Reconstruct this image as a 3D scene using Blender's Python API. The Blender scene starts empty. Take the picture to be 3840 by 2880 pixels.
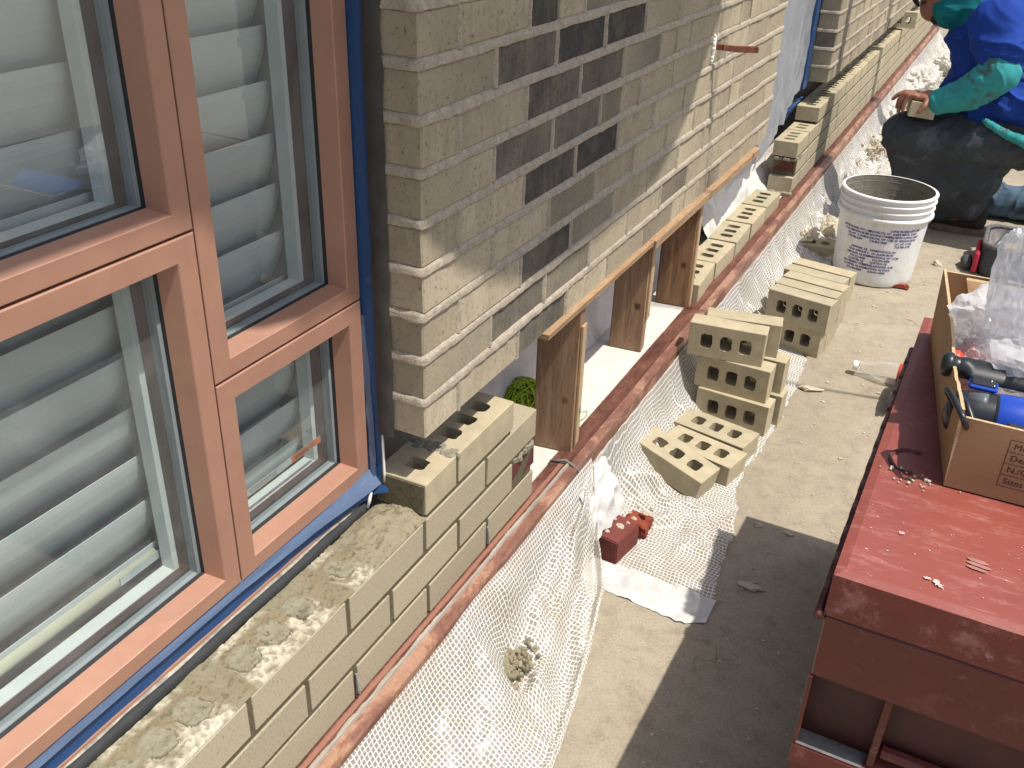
import bpy, bmesh, math, random
import numpy as np
from mathutils import Vector, Matrix, Euler, noise as mn
random.seed(7); np.random.seed(7)
R=math.radians
scene=bpy.context.scene
C=scene.collection
# ------------------------------------------------------------ camera
cam=bpy.data.cameras.new('camera'); camo=bpy.data.objects.new('camera',cam); C.objects.link(camo)
YAW,PIT,ROL=-0.4548,-0.5062,0.0359
fw=Vector((math.sin(YAW)*math.cos(PIT),math.cos(YAW)*math.cos(PIT),math.sin(PIT)))
r0=Vector((math.cos(YAW),-math.sin(YAW),0)); u0=r0.cross(fw)
rt=r0*math.cos(ROL)+u0*math.sin(ROL); up=-r0*math.sin(ROL)+u0*math.cos(ROL)
M=Matrix((rt,up,-fw)).transposed().to_4x4(); M.translation=Vector((.6377,-1.0173,.7608))
camo.matrix_world=M
cam.sensor_fit='HORIZONTAL'; cam.sensor_width=36; cam.lens=36*3573.86/3840; cam.clip_start=.02; cam.clip_end=200
scene.camera=camo
# ------------------------------------------------------------ light
SUN=Vector((-.45,.03,-1)).normalized()
el=math.asin(-SUN.z)
w=bpy.data.worlds.new('World'); scene.world=w; w.use_nodes=True
nt=w.node_tree; sky=nt.nodes.new('ShaderNodeTexSky'); sky.sky_type='NISHITA'; sky.sun_disc=False
sky.sun_elevation=el; sky.sun_rotation=math.atan2(-SUN.x,-SUN.y); sky.air_density=1.2; sky.dust_density=2.5
bg=nt.nodes['Background']; nt.links.new(sky.outputs[0],bg.inputs[0]); bg.inputs[1].default_value=.125
sl=bpy.data.lights.new('sun','SUN'); sl.energy=4.5; sl.angle=R(.55); sl.color=(1,.95,.86)
so=bpy.data.objects.new('sun',sl); C.objects.link(so); so.rotation_euler=SUN.to_track_quat('-Z','Y').to_euler()
scene.view_settings.view_transform='Standard'; scene.view_settings.look='None'; scene.view_settings.exposure=.17; scene.view_settings.gamma=1
G=-.55   # ground level
# ------------------------------------------------------------ helpers
def fin(name,me,mat,parent=None,smooth=False,label=None):
    o=bpy.data.objects.new(name,me); C.objects.link(o)
    if mat is not None:
        for m_ in (mat if isinstance(mat,(list,tuple)) else [mat]): me.materials.append(m_)
    if parent is not None: o.parent=parent
    if smooth: me.shade_smooth()
    if label: o['label']=label
    return o
def tag(o,label,cat,group=None,kind=None):
    if kind: o['kind']=kind
    if label: o['label']=label
    if cat: o['category']=cat
    if group: o['group']=group
    return o
def thing(name,label,cat,loc=(0,0,0),rot=(0,0,0),group=None):
    o=bpy.data.objects.new(name,None); C.objects.link(o); o.location=loc; o.rotation_euler=rot; o.empty_display_size=.05
    return tag(o,label,cat,group)
class MB:
    def __init__(s,off=(0,0,0)): s.v=[]; s.f=[]; s.c=[]; s.uv=[]; s.off=np.array(off,float); s.mi=[]
    def add(s,V,F,col=None,mi=0):
        b=len(s.v); V=np.asarray(V,float)-s.off
        s.v+=V.tolist(); s.f+=[[i+b for i in f] for f in F]; s.mi+=[mi]*len(F)
        s.c+=[col if col is not None else (0,0,0)]*len(V)
    def box(s,a,b,col=None,ch=0.0,jit=0.0,M=None,mi=0):
        a=np.array(a,float);b=np.array(b,float)
        if ch<=0:
            V=[(x,y,z) for z in (a[2],b[2]) for x,y in ((a[0],a[1]),(b[0],a[1]),(b[0],b[1]),(a[0],b[1]))]
            F=[(3,2,1,0),(4,5,6,7),(0,1,5,4),(1,2,6,5),(2,3,7,6),(3,0,4,7)]
        else:
            V=[];F=[]
            for sx in (0,1):
                for sy in (0,1):
                    for sz in (0,1):
                        p=[(a,b)[sx][0],(a,b)[sy][1],(a,b)[sz][2]]; d=[ch if q==0 else -ch for q in (sx,sy,sz)]
                        j=[random.uniform(-jit,jit) for _ in range(3)]
                        for ax in range(3):
                            V.append([p[i]+j[i]+(d[i] if i!=ax else 0) for i in range(3)])
            def vi(sx,sy,sz,ax): return (sx*4+sy*2+sz)*3+ax
            for sg in (0,1):
                F.append([vi(sg,0,0,0),vi(sg,1,0,0),vi(sg,1,1,0),vi(sg,0,1,0)][::(1 if sg else -1)])
                F.append([vi(0,sg,0,1),vi(1,sg,0,1),vi(1,sg,1,1),vi(0,sg,1,1)][::(-1 if sg else 1)])
                F.append([vi(0,0,sg,2),vi(1,0,sg,2),vi(1,1,sg,2),vi(0,1,sg,2)][::(1 if sg else -1)])
            for p in (0,1):
                for q in (0,1):
                    F.append([vi(0,p,q,1),vi(1,p,q,1),vi(1,p,q,2),vi(0,p,q,2)])
                    F.append([vi(p,0,q,0),vi(p,1,q,0),vi(p,1,q,2),vi(p,0,q,2)])
                    F.append([vi(p,q,0,0),vi(p,q,1,0),vi(p,q,1,1),vi(p,q,0,1)])
            for i in range(8): F.append([i*3,i*3+1,i*3+2])
        V=np.array(V,float)
        if M is not None: V=np.array([list(M@Vector(p)) for p in V])
        s.add(V,F,col,mi)
    def tube(s,pts,rad,n=10,col=None,cap=True,prof=None,mi=0):
        pts=[Vector(p) for p in pts]; k=len(pts)
        rad=rad if hasattr(rad,'__len__') else [rad]*k
        up_=None; V=[];F=[]
        for i,p in enumerate(pts):
            t=(pts[min(i+1,k-1)]-pts[max(i-1,0)]).normalized()
            if up_ is None: up_=Vector((0,0,1)) if abs(t.z)<.9 else Vector((1,0,0))
            x=t.cross(up_).normalized(); y=x.cross(t).normalized(); up_=y
            for j in range(n):
                a=2*math.pi*j/n; V.append(p+x*math.cos(a)*rad[i]+y*math.sin(a)*rad[i])
        for i in range(k-1):
            for j in range(n):
                a=i*n+j;b=i*n+(j+1)%n; F.append((a,b,b+n,a+n))
        if cap: F.append(tuple(range(n))[::-1]); F.append(tuple((k-1)*n+j for j in range(n)))
        s.add([list(v) for v in V],F,col,mi)
    def lathe(s,prof,n=48,col=None,M=None,mi=0,arc=None):
        V=[];F=[]
        for r,z in prof:
            for j in range(n):
                a=2*math.pi*j/n; V.append((r*math.cos(a),r*math.sin(a),z))
        for i in range(len(prof)-1):
            for j in range(n):
                a=i*n+j;b=i*n+(j+1)%n; F.append((a,b,b+n,a+n))
        V=np.array(V)
        if M is not None: V=np.array([list(M@Vector(p)) for p in V])
        s.add(V,F,col,mi)
    def grid(s,P,col=None,mi=0,wrap=False):
        n,m=P.shape[:2]; F=[]
        for i in range(n-1):
            for j in range(m-1): a=i*m+j; F.append((a,a+1,a+m+1,a+m))
        b=len(s.v); s.add(P.reshape(-1,3),F,None,mi)
        if col is not None: s.c[b:]=[tuple(c) for c in col.reshape(-1,3)]
    def mesh(s,name):
        me=bpy.data.meshes.new(name); me.from_pydata(s.v,[],s.f); me.update()
        at=me.color_attributes.new('Col','FLOAT_COLOR','POINT')
        c=np.ones((len(s.v),4),np.float32); c[:,:3]=np.array(s.c,np.float32).reshape(-1,3) if s.v else 0
        at.data.foreach_set('color',c.ravel())
        if max(s.mi,default=0)>0: me.polygons.foreach_set('material_index',s.mi)
        return me
    def build(s,name,mat,parent=None,smooth=False,label=None): return fin(name,s.mesh(name),mat,parent,smooth,label)
def nz(P,f,seed=0,oct=3):
    """fbm noise on Nx3 array"""
    out=np.empty(len(P))
    for i,p in enumerate(P):
        v=Vector((p[0]*f+seed*7.3,p[1]*f-seed*3.1,p[2]*f+seed*1.7)); a=mn.noise(v); k=.5; q=2.0
        for _ in range(oct-1): a+=k*mn.noise(v*q); k*=.5; q*=2
        out[i]=a
    return out
def lin(c):
    c=np.asarray(c,float); return np.where(c<=.04045,c/12.92,((c+.055)/1.055)**2.4)
# ------------------------------------------------------------ materials
class NT:
    def __init__(s,name):
        s.m=bpy.data.materials.new(name); s.m.use_nodes=True; s.t=s.m.node_tree; s.b=s.t.nodes['Principled BSDF']; s.out=s.t.nodes['Material Output']
    def n(s,ty,**k):
        nd=s.t.nodes.new(ty)
        for a,v in k.items():
            if a.startswith('i_'):
                key=a[2:]; key=int(key) if key.isdigit() else key
                nd.inputs[key].default_value=v
            else: setattr(nd,a,v)
        return nd
    def l(s,a,b): s.t.links.new(a,b)
    def coord(s,kind='Object',scale=(1,1,1)):
        tc=s.n('ShaderNodeTexCoord'); mp=s.n('ShaderNodeMapping'); mp.inputs['Scale'].default_value=scale; s.l(tc.outputs[kind],mp.inputs[0]); return mp.outputs[0]
    def noise(s,co,scale,detail=4,rough=.6,dist=0):
        nd=s.n('ShaderNodeTexNoise'); nd.inputs['Scale'].default_value=scale; nd.inputs['Detail'].default_value=detail; nd.inputs['Roughness'].default_value=rough; nd.inputs['Distortion'].default_value=dist
        s.l(co,nd.inputs['Vector']); return nd.outputs['Fac']
    def ramp(s,fac,stops):
        r=s.n('ShaderNodeValToRGB'); e=r.color_ramp.elements
        while len(e)<len(stops): e.new(.5)
        for x,(p,c) in zip(e,stops):
            x.position=p; x.color=(*c,1) if len(c)==3 else c
        s.l(fac,r.inputs[0]); return r.outputs[0]
    def mix(s,f,a,b,mode='MIX'):
        m=s.n('ShaderNodeMix',data_type='RGBA',blend_type=mode)
        for q,i in ((f,0),(a,6),(b,7)):
            if isinstance(q,(int,float)): m.inputs[i].default_value=q
            elif isinstance(q,(tuple,list)): m.inputs[i].default_value=(*q,1) if len(q)==3 else q
            else: s.l(q,m.inputs[i])
        return m.outputs[2]
    def math(s,op,a,b=None):
        m=s.n('ShaderNodeMath',operation=op)
        for q,i in ((a,0),(b,1)):
            if q is None: continue
            if isinstance(q,(int,float)): m.inputs[i].default_value=q
            else: s.l(q,m.inputs[i])
        return m.outputs[0]
    def bump(s,h,strength=.3,dist=.001):
        b=s.n('ShaderNodeBump'); b.inputs['Strength'].default_value=strength; b.inputs['Distance'].default_value=dist; s.l(h,b.inputs['Height']); s.l(b.outputs[0],s.b.inputs['Normal']); return b
    def col(s,c):
        if isinstance(c,(tuple,list)): s.b.inputs['Base Color'].default_value=(*c[:3],1)
        else: s.l(c,s.b.inputs['Base Color'])
    def set(s,**k):
        for a,v in k.items():
            i=s.b.inputs[a.replace('_',' ')]
            if hasattr(v,'links') or hasattr(v,'is_linked'): s.l(v,i)
            else: i.default_value=v
def simple(name,c,rough=.6,metal=0,spec=.5,var=.12,vs=30,bump=.15,bs=200):
    a=NT(name); co=a.coord(); n1=a.noise(co,vs,5); c=np.array(c)
    a.col(a.ramp(n1,[(.3,tuple(np.clip(c*(1-var),0,1))),(.7,tuple(np.clip(c*(1+var),0,1)))]))
    a.set(Roughness=rough,Metallic=metal); a.b.inputs['Specular IOR Level'].default_value=spec
    if bump: a.bump(a.noise(co,bs,3),bump,.0006)
    return a.m
def mat_newbrick(name='tan_brick_clay',base=(.455,.395,.272),objrand=True,k=1.0):
    a=NT(name); co=a.coord(); base=np.array(base)*k
    n1=a.noise(co,22,4); n2=a.noise(co,260,3,.7)
    c=a.ramp(n1,[(.3,tuple(base*.86)),(.7,tuple(base*1.12))])
    sp=a.ramp(n2,[(.62,(1,1,1)),(.72,(.62,.52,.42))]); c=a.mix(1,c,sp,'MULTIPLY')
    if objrand:
        oi=a.n('ShaderNodeObjectInfo'); c=a.mix(1,c,a.ramp(oi.outputs['Random'],[(0,(.86,.87,.86)),(1,(1.0,.98,.95))]),'MULTIPLY')
    a.col(c); a.set(Roughness=.88); a.b.inputs['Specular IOR Level'].default_value=.25
    h=a.math('ADD',a.math('MULTIPLY',n2,.6),a.noise(co,70,4)); a.bump(h,.45,.0008)
    return a.m
M_tan=mat_newbrick()
def mat_vcol(name,streak=False,rough=.9,bump=.5,bd=.001,spk=True,bs=180):
    a=NT(name); vc=a.n('ShaderNodeVertexColor',layer_name='Col'); co=a.coord(); c=vc.outputs[0]
    if streak:
        cs=a.coord(scale=(1,1,.12)); st=a.noise(cs,110,4,.65); c=a.mix(1,c,a.ramp(st,[(.25,(.84,.83,.82)),(.7,(1.10,1.09,1.08))]),'MULTIPLY')
        big=a.noise(a.coord(scale=(1,1,.35)),9,3); c=a.mix(1,c,a.ramp(big,[(.3,(.84,.84,.86)),(.7,(1.1,1.08,1.04))]),'MULTIPLY')
    n=a.noise(co,bs,4,.7)
    if spk:
        c=a.mix(1,c,a.ramp(n,[(.31,(.42,.39,.37)),(.42,(1,1,1)),(.66,(1.05,1.05,1.03)),(.75,(1.3,1.26,1.2))]),'MULTIPLY')
    a.col(c); a.set(Roughness=rough); a.b.inputs['Specular IOR Level'].default_value=.25
    a.bump(a.math('ADD',n,a.noise(co,45,4)),bump,bd); return a.m
def mat_oldbrick():
    a=NT('weathered_brick'); vc=a.n('ShaderNodeVertexColor',layer_name='Col'); sp=a.n('ShaderNodeSeparateColor'); a.l(vc.outputs[0],sp.inputs[0]); co=a.coord()
    st=a.noise(a.coord(scale=(1,1,.16)),85,5,.7); big=a.noise(co,14,4,.65); n=a.noise(co,135,4,.7)
    lc=a.ramp(big,[(.3,(.37,.312,.22)),(.5,(.43,.366,.26)),(.7,(.465,.40,.295))])
    dc=a.ramp(big,[(.3,(.036,.035,.034)),(.55,(.06,.057,.052)),(.75,(.12,.11,.092))])
    f=a.math('ADD',sp.outputs[1],a.math('MULTIPLY',a.math('SUBTRACT',big,.5),1.1)); f=a.math('ADD',f,a.math('MULTIPLY',a.math('SUBTRACT',st,.5),.7))
    gate=a.math('MULTIPLY',sp.outputs[1],8); gate.node.use_clamp=True
    f=a.math('MULTIPLY',f,gate); f.node.use_clamp=True
    c=a.mix(f,lc,dc); br=a.n('ShaderNodeCombineColor'); [a.l(sp.outputs[0],br.inputs[k]) for k in range(3)]; c=a.mix(1,c,br.outputs[0],'MULTIPLY')
    c=a.mix(1,c,a.ramp(st,[(.28,(.80,.79,.78)),(.5,(1,1,1)),(.72,(1.10,1.09,1.07))]),'MULTIPLY')
    c=a.mix(1,c,a.ramp(n,[(.31,(.42,.39,.37)),(.42,(1,1,1)),(.66,(1.05,1.05,1.03)),(.75,(1.3,1.26,1.2))]),'MULTIPLY')
    lime=a.ramp(a.noise(co,30,6,.8,.8),[(.70,(0,0,0)),(.78,(.45,.45,.45))]); c=a.mix(lime,c,(.42,.40,.36))
    a.col(c); a.set(Roughness=.9); a.b.inputs['Specular IOR Level'].default_value=.25; a.bump(a.math('ADD',n,a.noise(co,45,4)),.6,.001); return a.m
M_oldbrick=mat_oldbrick()
M_vcol=mat_vcol('rough_mortar',bump=.9,bd=.0015,bs=240)
M_courses=mat_vcol('new_brick_courses',bump=.35,bd=.0008,bs=260)
def mat_mortar(name,base,rough=.95):
    a=NT(name); co=a.coord(); n1=a.noise(co,60,5); n2=a.noise(co,320,3); b=np.array(base)
    a.col(a.mix(1,a.ramp(n1,[(.3,tuple(b*.8)),(.7,tuple(b*1.15))]),a.ramp(n2,[(.3,(.75,.75,.75)),(.7,(1.15,1.15,1.15))]),'MULTIPLY')); a.set(Roughness=rough); a.b.inputs['Specular IOR Level'].default_value=.2
    a.bump(a.math('ADD',n1,n2),.9,.0015); return a.m
M_oldmortar=mat_mortar('pinkish_old_mortar',(.425,.365,.285))
M_newmortar=mat_mortar('damp_new_mortar',(.135,.118,.075))
M_greymortar=mat_mortar('grey_mortar',(.27,.25,.19))
def mat_frame():
    a=NT('copper_tone_paint'); co=a.coord(); n=a.noise(co,14,4); n2=a.noise(co,500,2)
    a.col(a.ramp(n,[(.3,(.47,.235,.16)),(.7,(.53,.275,.19))])); a.set(Roughness=.42,Metallic=.15)
    d=a.noise(co,55,5,.75); a.set(Roughness=a.ramp(d,[(.3,(.36,)*3),(.7,(.55,)*3)])); a.bump(n2,.05,.0003)
    dirt=a.ramp(a.noise(co,38,6,.8),[(.58,(0,0,0)),(.72,(.55,.55,.55))]); a.col(a.mix(dirt,a.ramp(n,[(.3,(.385,.205,.143)),(.7,(.44,.24,.168))]),(.34,.25,.19)))
    return a.m
M_frame=mat_frame()
M_black=simple('black_rubber',(.018,.02,.021),.55,bump=.1)
M_gap=simple('dark_gap',(.012,.008,.009),.8)
M_stop=simple('grey_glazing_stop',(.22,.25,.26),.45,var=.08)
M_spacer=simple('pale_grey_inner_frame',(.66,.71,.70),.5,var=.05,bump=0)
M_darkin=simple('dark_interior',(.04,.045,.045),.8)
def mat_slat():
    a=NT('louver_paint'); a.col((.62,.66,.66)); a.set(Roughness=.45); return a.m
M_slat=mat_slat()
M_cream=simple('cream_plastic',(.62,.6,.46),.4,var=.05,bump=0)
def mat_glass():
    a=NT('window_glass'); t=a.t; t.nodes.remove(a.b)
    tr=a.n('ShaderNodeBsdfTransparent'); tr.inputs[0].default_value=(.86,.91,.90,1); gl=a.n('ShaderNodeBsdfGlossy'); gl.inputs['Roughness'].default_value=.01
    lw=a.n('ShaderNodeLayerWeight'); lw.inputs[0].default_value=.5
    f2=a.math('ADD',.12,a.math('MULTIPLY',a.math('POWER',lw.outputs['Facing'],5),.85))
    mx=a.n('ShaderNodeMixShader'); a.l(f2,mx.inputs[0]); a.l(tr.outputs[0],mx.inputs[1]); a.l(gl.outputs[0],mx.inputs[2])
    df=a.n('ShaderNodeBsdfDiffuse'); df.inputs[0].default_value=(.75,.78,.78,1); m2=a.n('ShaderNodeMixShader')
    dn=a.ramp(a.noise(a.coord(),5,5,.7,1.5),[(.35,(.03,)*3),(.75,(.15,)*3)]); a.l(dn,m2.inputs[0]); a.l(mx.outputs[0],m2.inputs[1]); a.l(df.outputs[0],m2.inputs[2])  # diffuse veil painted into the glass for hazy reflections
    a.l(m2.outputs[0],a.out.inputs[0]); return a.m
M_glass=mat_glass()
def mat_tape(name,c,c2):
    a=NT(name); co=a.coord(scale=(1,1,1)); n=a.noise(co,26,6,.75,.6)
    a.col(a.ramp(n,[(.35,c),(.6,c),(.72,c2)])); a.set(Roughness=.5); a.bump(a.noise(co,35,4),.35,.003); return a.m
M_blue=mat_tape('blue_membrane_tape',(.018,.068,.19),(.09,.14,.22))
M_bluepale=mat_tape('pale_blue_tape_edge',(.10,.145,.24),(.22,.26,.32))
M_sealant=simple('dark_grey_sealant',(.055,.053,.047),.7,var=.25,bump=.5,bs=60)
M_rod=simple('black_foam_rod',(.028,.03,.032),.75,var=.3,bump=.4,bs=90)
def mat_white(name,base,dirty=.25,bs=60,bump=.4):
    a=NT(name); co=a.coord(); n=a.noise(co,16,6,.7); b=np.array(base)
    sp=a.ramp(a.noise(co,120,3,.7),[(.62,(1,1,1)),(.76,(.6,.55,.48))])
    a.col(a.mix(1,a.ramp(n,[(.3,tuple(b*(1-dirty))),(.62,tuple(b))]),sp,'MULTIPLY')); a.set(Roughness=.7)
    a.bump(a.noise(co,bs,5),bump,.003); return a.m
M_membrane=mat_white('white_liquid_membrane',(.66,.62,.575),.14)
M_membranewall=mat_white('white_membrane_wall',(.62,.58,.56),.25,30,.6)
def mat_wood(name,c1,c2,ax=2):
    a=NT(name); sc=[1,1,1]; sc[ax]=.11; co=a.coord(scale=sc); n=a.noise(co,34,7,.72,1.1); w_=a.noise(co,220,3,.6); g=a.noise(a.coord(),9,4)
    c=a.ramp(n,[(.3,c1),(.55,c2),(.75,tuple(np.array(c2)*1.25))]); c=a.mix(1,c,a.ramp(w_,[(.3,(.82,.8,.78)),(.6,(1.04,1.04,1.04))]),'MULTIPLY')
    kn=a.ramp(g,[(.60,(1,1,1)),(.70,(.42,.34,.3))]); c=a.mix(1,c,kn,'MULTIPLY'); sp_=a.ramp(a.noise(a.coord(),38,6,.8),[(.66,(0,0,0)),(.74,(.6,.6,.6))]); c=a.mix(sp_,c,(.36,.32,.26)); kt=a.n('ShaderNodeTexVoronoi'); kt.inputs['Scale'].default_value=11; a.l(a.coord(scale=(1,1,.8)),kt.inputs['Vector']); c=a.mix(1,c,a.ramp(kt.outputs['Distance'],[(.06,(.25,.2,.16)),(.13,(1,1,1))]),'MULTIPLY'); a.col(c); a.set(Roughness=.75); a.bump(a.math('ADD',n,w_),.5,.0012); return a.m
M_wood=mat_wood('weathered_timber',(.19,.11,.062),(.35,.22,.128))
M_wooddark=mat_wood('dark_timber',(.09,.045,.024),(.31,.17,.085))
M_woodlight=mat_wood('pale_timber_shim',(.25,.145,.075),(.40,.26,.145),1)
M_woodedge=mat_wood('pale_timber_edge',(.34,.22,.12),(.48,.34,.2))
def mat_copper():
    a=NT('copper_sheet'); co=a.coord(); n=a.noise(co,13,5,.7); n2=a.noise(co,60,5,.7)
    a.col(a.ramp(n,[(.28,(.13,.052,.036)),(.45,(.24,.095,.062)),(.55,(.30,.125,.08)),(.62,(.56,.31,.20)),(.70,(.30,.12,.09)),(.8,(.42,.24,.19))])); a.set(Metallic=.35,Roughness=a.ramp(n2,[(.3,(.38,)*3),(.7,(.62,)*3)])); a.bump(n2,.35,.002); return a.m
M_copper=mat_copper()
def mat_weave():
    a=NT('reinforced_white_sheeting'); t=a.t
    uv=a.n('ShaderNodeUVMap',uv_map='UV'); sx=a.n('ShaderNodeSeparateXYZ'); a.l(uv.outputs[0],sx.inputs[0])
    co=a.coord(); wob=a.math('MULTIPLY',a.math('SUBTRACT',a.noise(co,45,2),.5),.35)
    def line(o,wd):
        f=a.math('FRACT',a.math('ADD',o,wob)); d=a.math('ABSOLUTE',a.math('SUBTRACT',f,.5)); return a.math('LESS_THAN',d,wd)
    L1=line(sx.outputs[0],.125); L2=line(sx.outputs[1],.11); L=a.math('MAXIMUM',L1,L2)
    b=a.b; dirt=a.noise(co,9,6,.75)
    dc=a.ramp(dirt,[(.45,(1,1,1)),(.75,(.84,.76,.64))])
    cc=a.mix(L,(.56,.535,.49),(.86,.85,.83)); a.col(a.mix(1,cc,dc,'MULTIPLY')); a.set(Roughness=a.mix(L,(.33,.33,.33),(.5,.5,.5)))
    b.inputs['Specular IOR Level'].default_value=.6
    bp=a.bump(L,.6,.0012)
    tl=a.n('ShaderNodeBsdfTranslucent'); tl.inputs[0].default_value=(.8,.77,.7,1)
    m0=a.n('ShaderNodeMixShader'); m0.inputs[0].default_value=.18; a.l(b.outputs[0],m0.inputs[1]); a.l(tl.outputs[0],m0.inputs[2])
    tr=a.n('ShaderNodeBsdfTransparent'); tr.inputs[0].default_value=(.9,.88,.84,1)
    m1=a.n('ShaderNodeMixShader'); f=a.math('MULTIPLY',a.math('SUBTRACT',1.0,L),.46); a.l(f,m1.inputs[0]); a.l(m0.outputs[0],m1.inputs[1]); a.l(tr.outputs[0],m1.inputs[2])
    a.l(m1.outputs[0],a.out.inputs[0]); return a.m
M_weave=mat_weave()
def mat_film(name,c=(.8,.82,.84),tr_=.5,rough=.12):
    a=NT(name); a.col(c); a.set(Roughness=rough); a.b.inputs['Specular IOR Level'].default_value=.8
    co=a.coord(); a.bump(a.noise(co,28,4,.6,1.2),.5,.006)
    tl=a.n('ShaderNodeBsdfTranslucent'); tl.inputs[0].default_value=(*c,1); m0=a.n('ShaderNodeMixShader'); m0.inputs[0].default_value=.4; a.l(a.b.outputs[0],m0.inputs[1]); a.l(tl.outputs[0],m0.inputs[2])
    tr=a.n('ShaderNodeBsdfTransparent'); m1=a.n('ShaderNodeMixShader'); 
    lw=a.n('ShaderNodeLayerWeight'); lw.inputs[0].default_value=.35; f=a.math('MULTIPLY',a.math('SUBTRACT',1.0,lw.outputs['Facing']),tr_)
    a.l(f,m1.inputs[0]); a.l(m0.outputs[0],m1.inputs[1]); a.l(tr.outputs[0],m1.inputs[2]); a.l(m1.outputs[0],a.out.inputs[0]); return a.m
M_film=mat_film('clear_plastic_film',(.85,.86,.88),.56)
M_sheetfilm=mat_film('milky_plastic_sheet',(.50,.53,.58),.2,.3)
M_whitefabric=mat_white('white_felt',(.64,.63,.61),.28,80)
def mat_ground():
    a=NT('concrete_deck'); co=a.coord(); n1=a.noise(co,2.2,6,.65); n2=a.noise(co,26,6,.75); n3=a.noise(co,220,3,.7)
    c=a.ramp(n1,[(.3,(.285,.245,.18)),(.5,(.345,.295,.22)),(.7,(.395,.345,.262))])
    c=a.mix(1,c,a.ramp(n2,[(.25,(.7,.69,.68)),(.5,(1,1,1)),(.75,(1.12,1.11,1.09))]),'MULTIPLY')
    c=a.mix(1,c,a.ramp(n3,[(.3,(.78,.77,.76)),(.6,(1.06,1.06,1.06))]),'MULTIPLY')
    vo=a.n('ShaderNodeTexVoronoi',feature='DISTANCE_TO_EDGE'); vo.inputs['Scale'].default_value=3.1; dc=a.mix(.35,co,None) if False else co
    mpn=a.n('ShaderNodeTexNoise'); mpn.inputs['Scale'].default_value=5; a.l(co,mpn.inputs['Vector']); add=a.n('ShaderNodeVectorMath',operation='ADD'); a.l(co,add.inputs[0]); a.l(mpn.outputs['Color'],add.inputs[1]); a.l(add.outputs[0],vo.inputs['Vector'])
    ck=a.ramp(vo.outputs['Distance'],[(0,(.62,.6,.57)),(.009,(1,1,1))]); ck=a.mix(a.ramp(a.noise(co,3.5,3),[(.5,(0,0,0)),(.62,(1,1,1))]),(1,1,1),ck); c=a.mix(1,c,ck,'MULTIPLY')
    st=a.ramp(a.noise(co,7,7,.8),[(.6,(1,1,1)),(.72,(.72,.69,.66))]); c=a.mix(1,c,st,'MULTIPLY')
    wh=a.ramp(a.noise(co,40,6,.8),[(.68,(0,0,0)),(.78,(.5,.5,.5))]); c=a.mix(wh,c,(.55,.5,.42))
    a.col(c); a.set(Roughness=.85); a.b.inputs['Specular IOR Level'].default_value=.3; a.bump(a.math('ADD',n2,a.math('MULTIPLY',n3,.5)),.5,.003); return a.m
M_ground=mat_ground()
def mat_redpaint(name='scuffed_red_paint',k=1.0,rub=1.0):
    a=NT(name); co=a.coord(); n=a.noise(co,5,5); sc=a.noise(a.coord(scale=(1,3.2,1)),16,7,.8); spk=a.noise(co,95,5,.8)
    c=a.ramp(n,[(.3,tuple(np.array((.125,.018,.013))*k)),(.7,tuple(np.array((.165,.027,.019))*k))])
    ge=a.n('ShaderNodeNewGeometry'); sz=a.n('ShaderNodeSeparateXYZ'); a.l(ge.outputs['Normal'],sz.inputs[0]); lit_top=a.ramp(a.math('MULTIPLY',sz.outputs[2],a.math('ADD',.55,a.math('MULTIPLY',n,.6))),[(.45,(0,0,0)),(.85,(1,1,1))]); c=a.mix(lit_top,c,tuple(np.array((.27,.070,.052))*k))  # upward faces painted paler as sunlit, sides left dark as shaded
    sm=a.ramp(sc,[(.53,(0,0,0)),(.68,(.60*rub,)*3)]); c=a.mix(sm,c,tuple(np.array((.44,.20,.17))*max(k,.4))); wp=a.ramp(a.noise(a.coord(scale=(1,2.2,1)),7,7,.82,.3),[(.60,(0,0,0)),(.67,(.55*rub,)*3)]); c=a.mix(wp,c,tuple(np.array((.52,.36,.32))*max(k,.4)))
    sp=a.ramp(spk,[(.70,(0,0,0)),(.76,(.9*rub,)*3)]); c=a.mix(sp,c,(.58,.48,.42))
    # fine scratches
    for r_ in (.4,-.9,1.3):
        mp=a.n('ShaderNodeMapping'); tc=a.n('ShaderNodeTexCoord'); a.l(tc.outputs['Object'],mp.inputs[0]); mp.inputs['Rotation'].default_value=(0,0,r_); mp.inputs['Scale'].default_value=(1.2,60,1)
        s1=a.noise(mp.outputs[0],6,2,.5); m_=a.ramp(s1,[(.735,(0,0,0)),(.75,(.5*rub,)*3)]); c=a.mix(m_,c,(.52,.30,.26))
    a.col(c); a.set(Roughness=a.ramp(sc,[(.4,(.34,)*3),(.7,(.6,)*3)])); a.bump(a.noise(co,30,5),.12,.002); return a.m
M_red=mat_redpaint(); M_reddark=mat_redpaint('shaded_red_paint',.72,.5)  # second red is a darker copy, shade of the chest front in its colour
M_card=None
def mat_card():
    a=NT('corrugated_cardboard'); co=a.coord(); n=a.noise(co,12,4); n2=a.noise(a.coord(scale=(1,1,30)),9,3)
    a.col(a.mix(1,a.ramp(n,[(.3,(.34,.205,.11)),(.7,(.40,.25,.14))]),a.ramp(n2,[(.3,(.94,.94,.94)),(.7,(1.04,1.04,1.04))]),'MULTIPLY')); a.set(Roughness=.8); a.b.inputs['Specular IOR Level'].default_value=.2; a.bump(a.noise(co,60,3),.15,.001); return a.m
M_card=mat_card(); M_cardedge=simple('cut_cardboard_edge',(.52,.38,.22),.9,var=.3,vs=300,bump=.6,bs=500)
M_ink=simple('black_ink',(.035,.02,.015),.7,var=.1,bump=0); M_inkblue=simple('blue_ink',(.025,.03,.2),.6,var=.3,vs=120,bump=0)
M_orange=simple('orange_label',(.62,.16,.04),.5,bump=0); M_labelw=simple('white_label',(.5,.52,.5),.5,bump=0)
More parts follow.
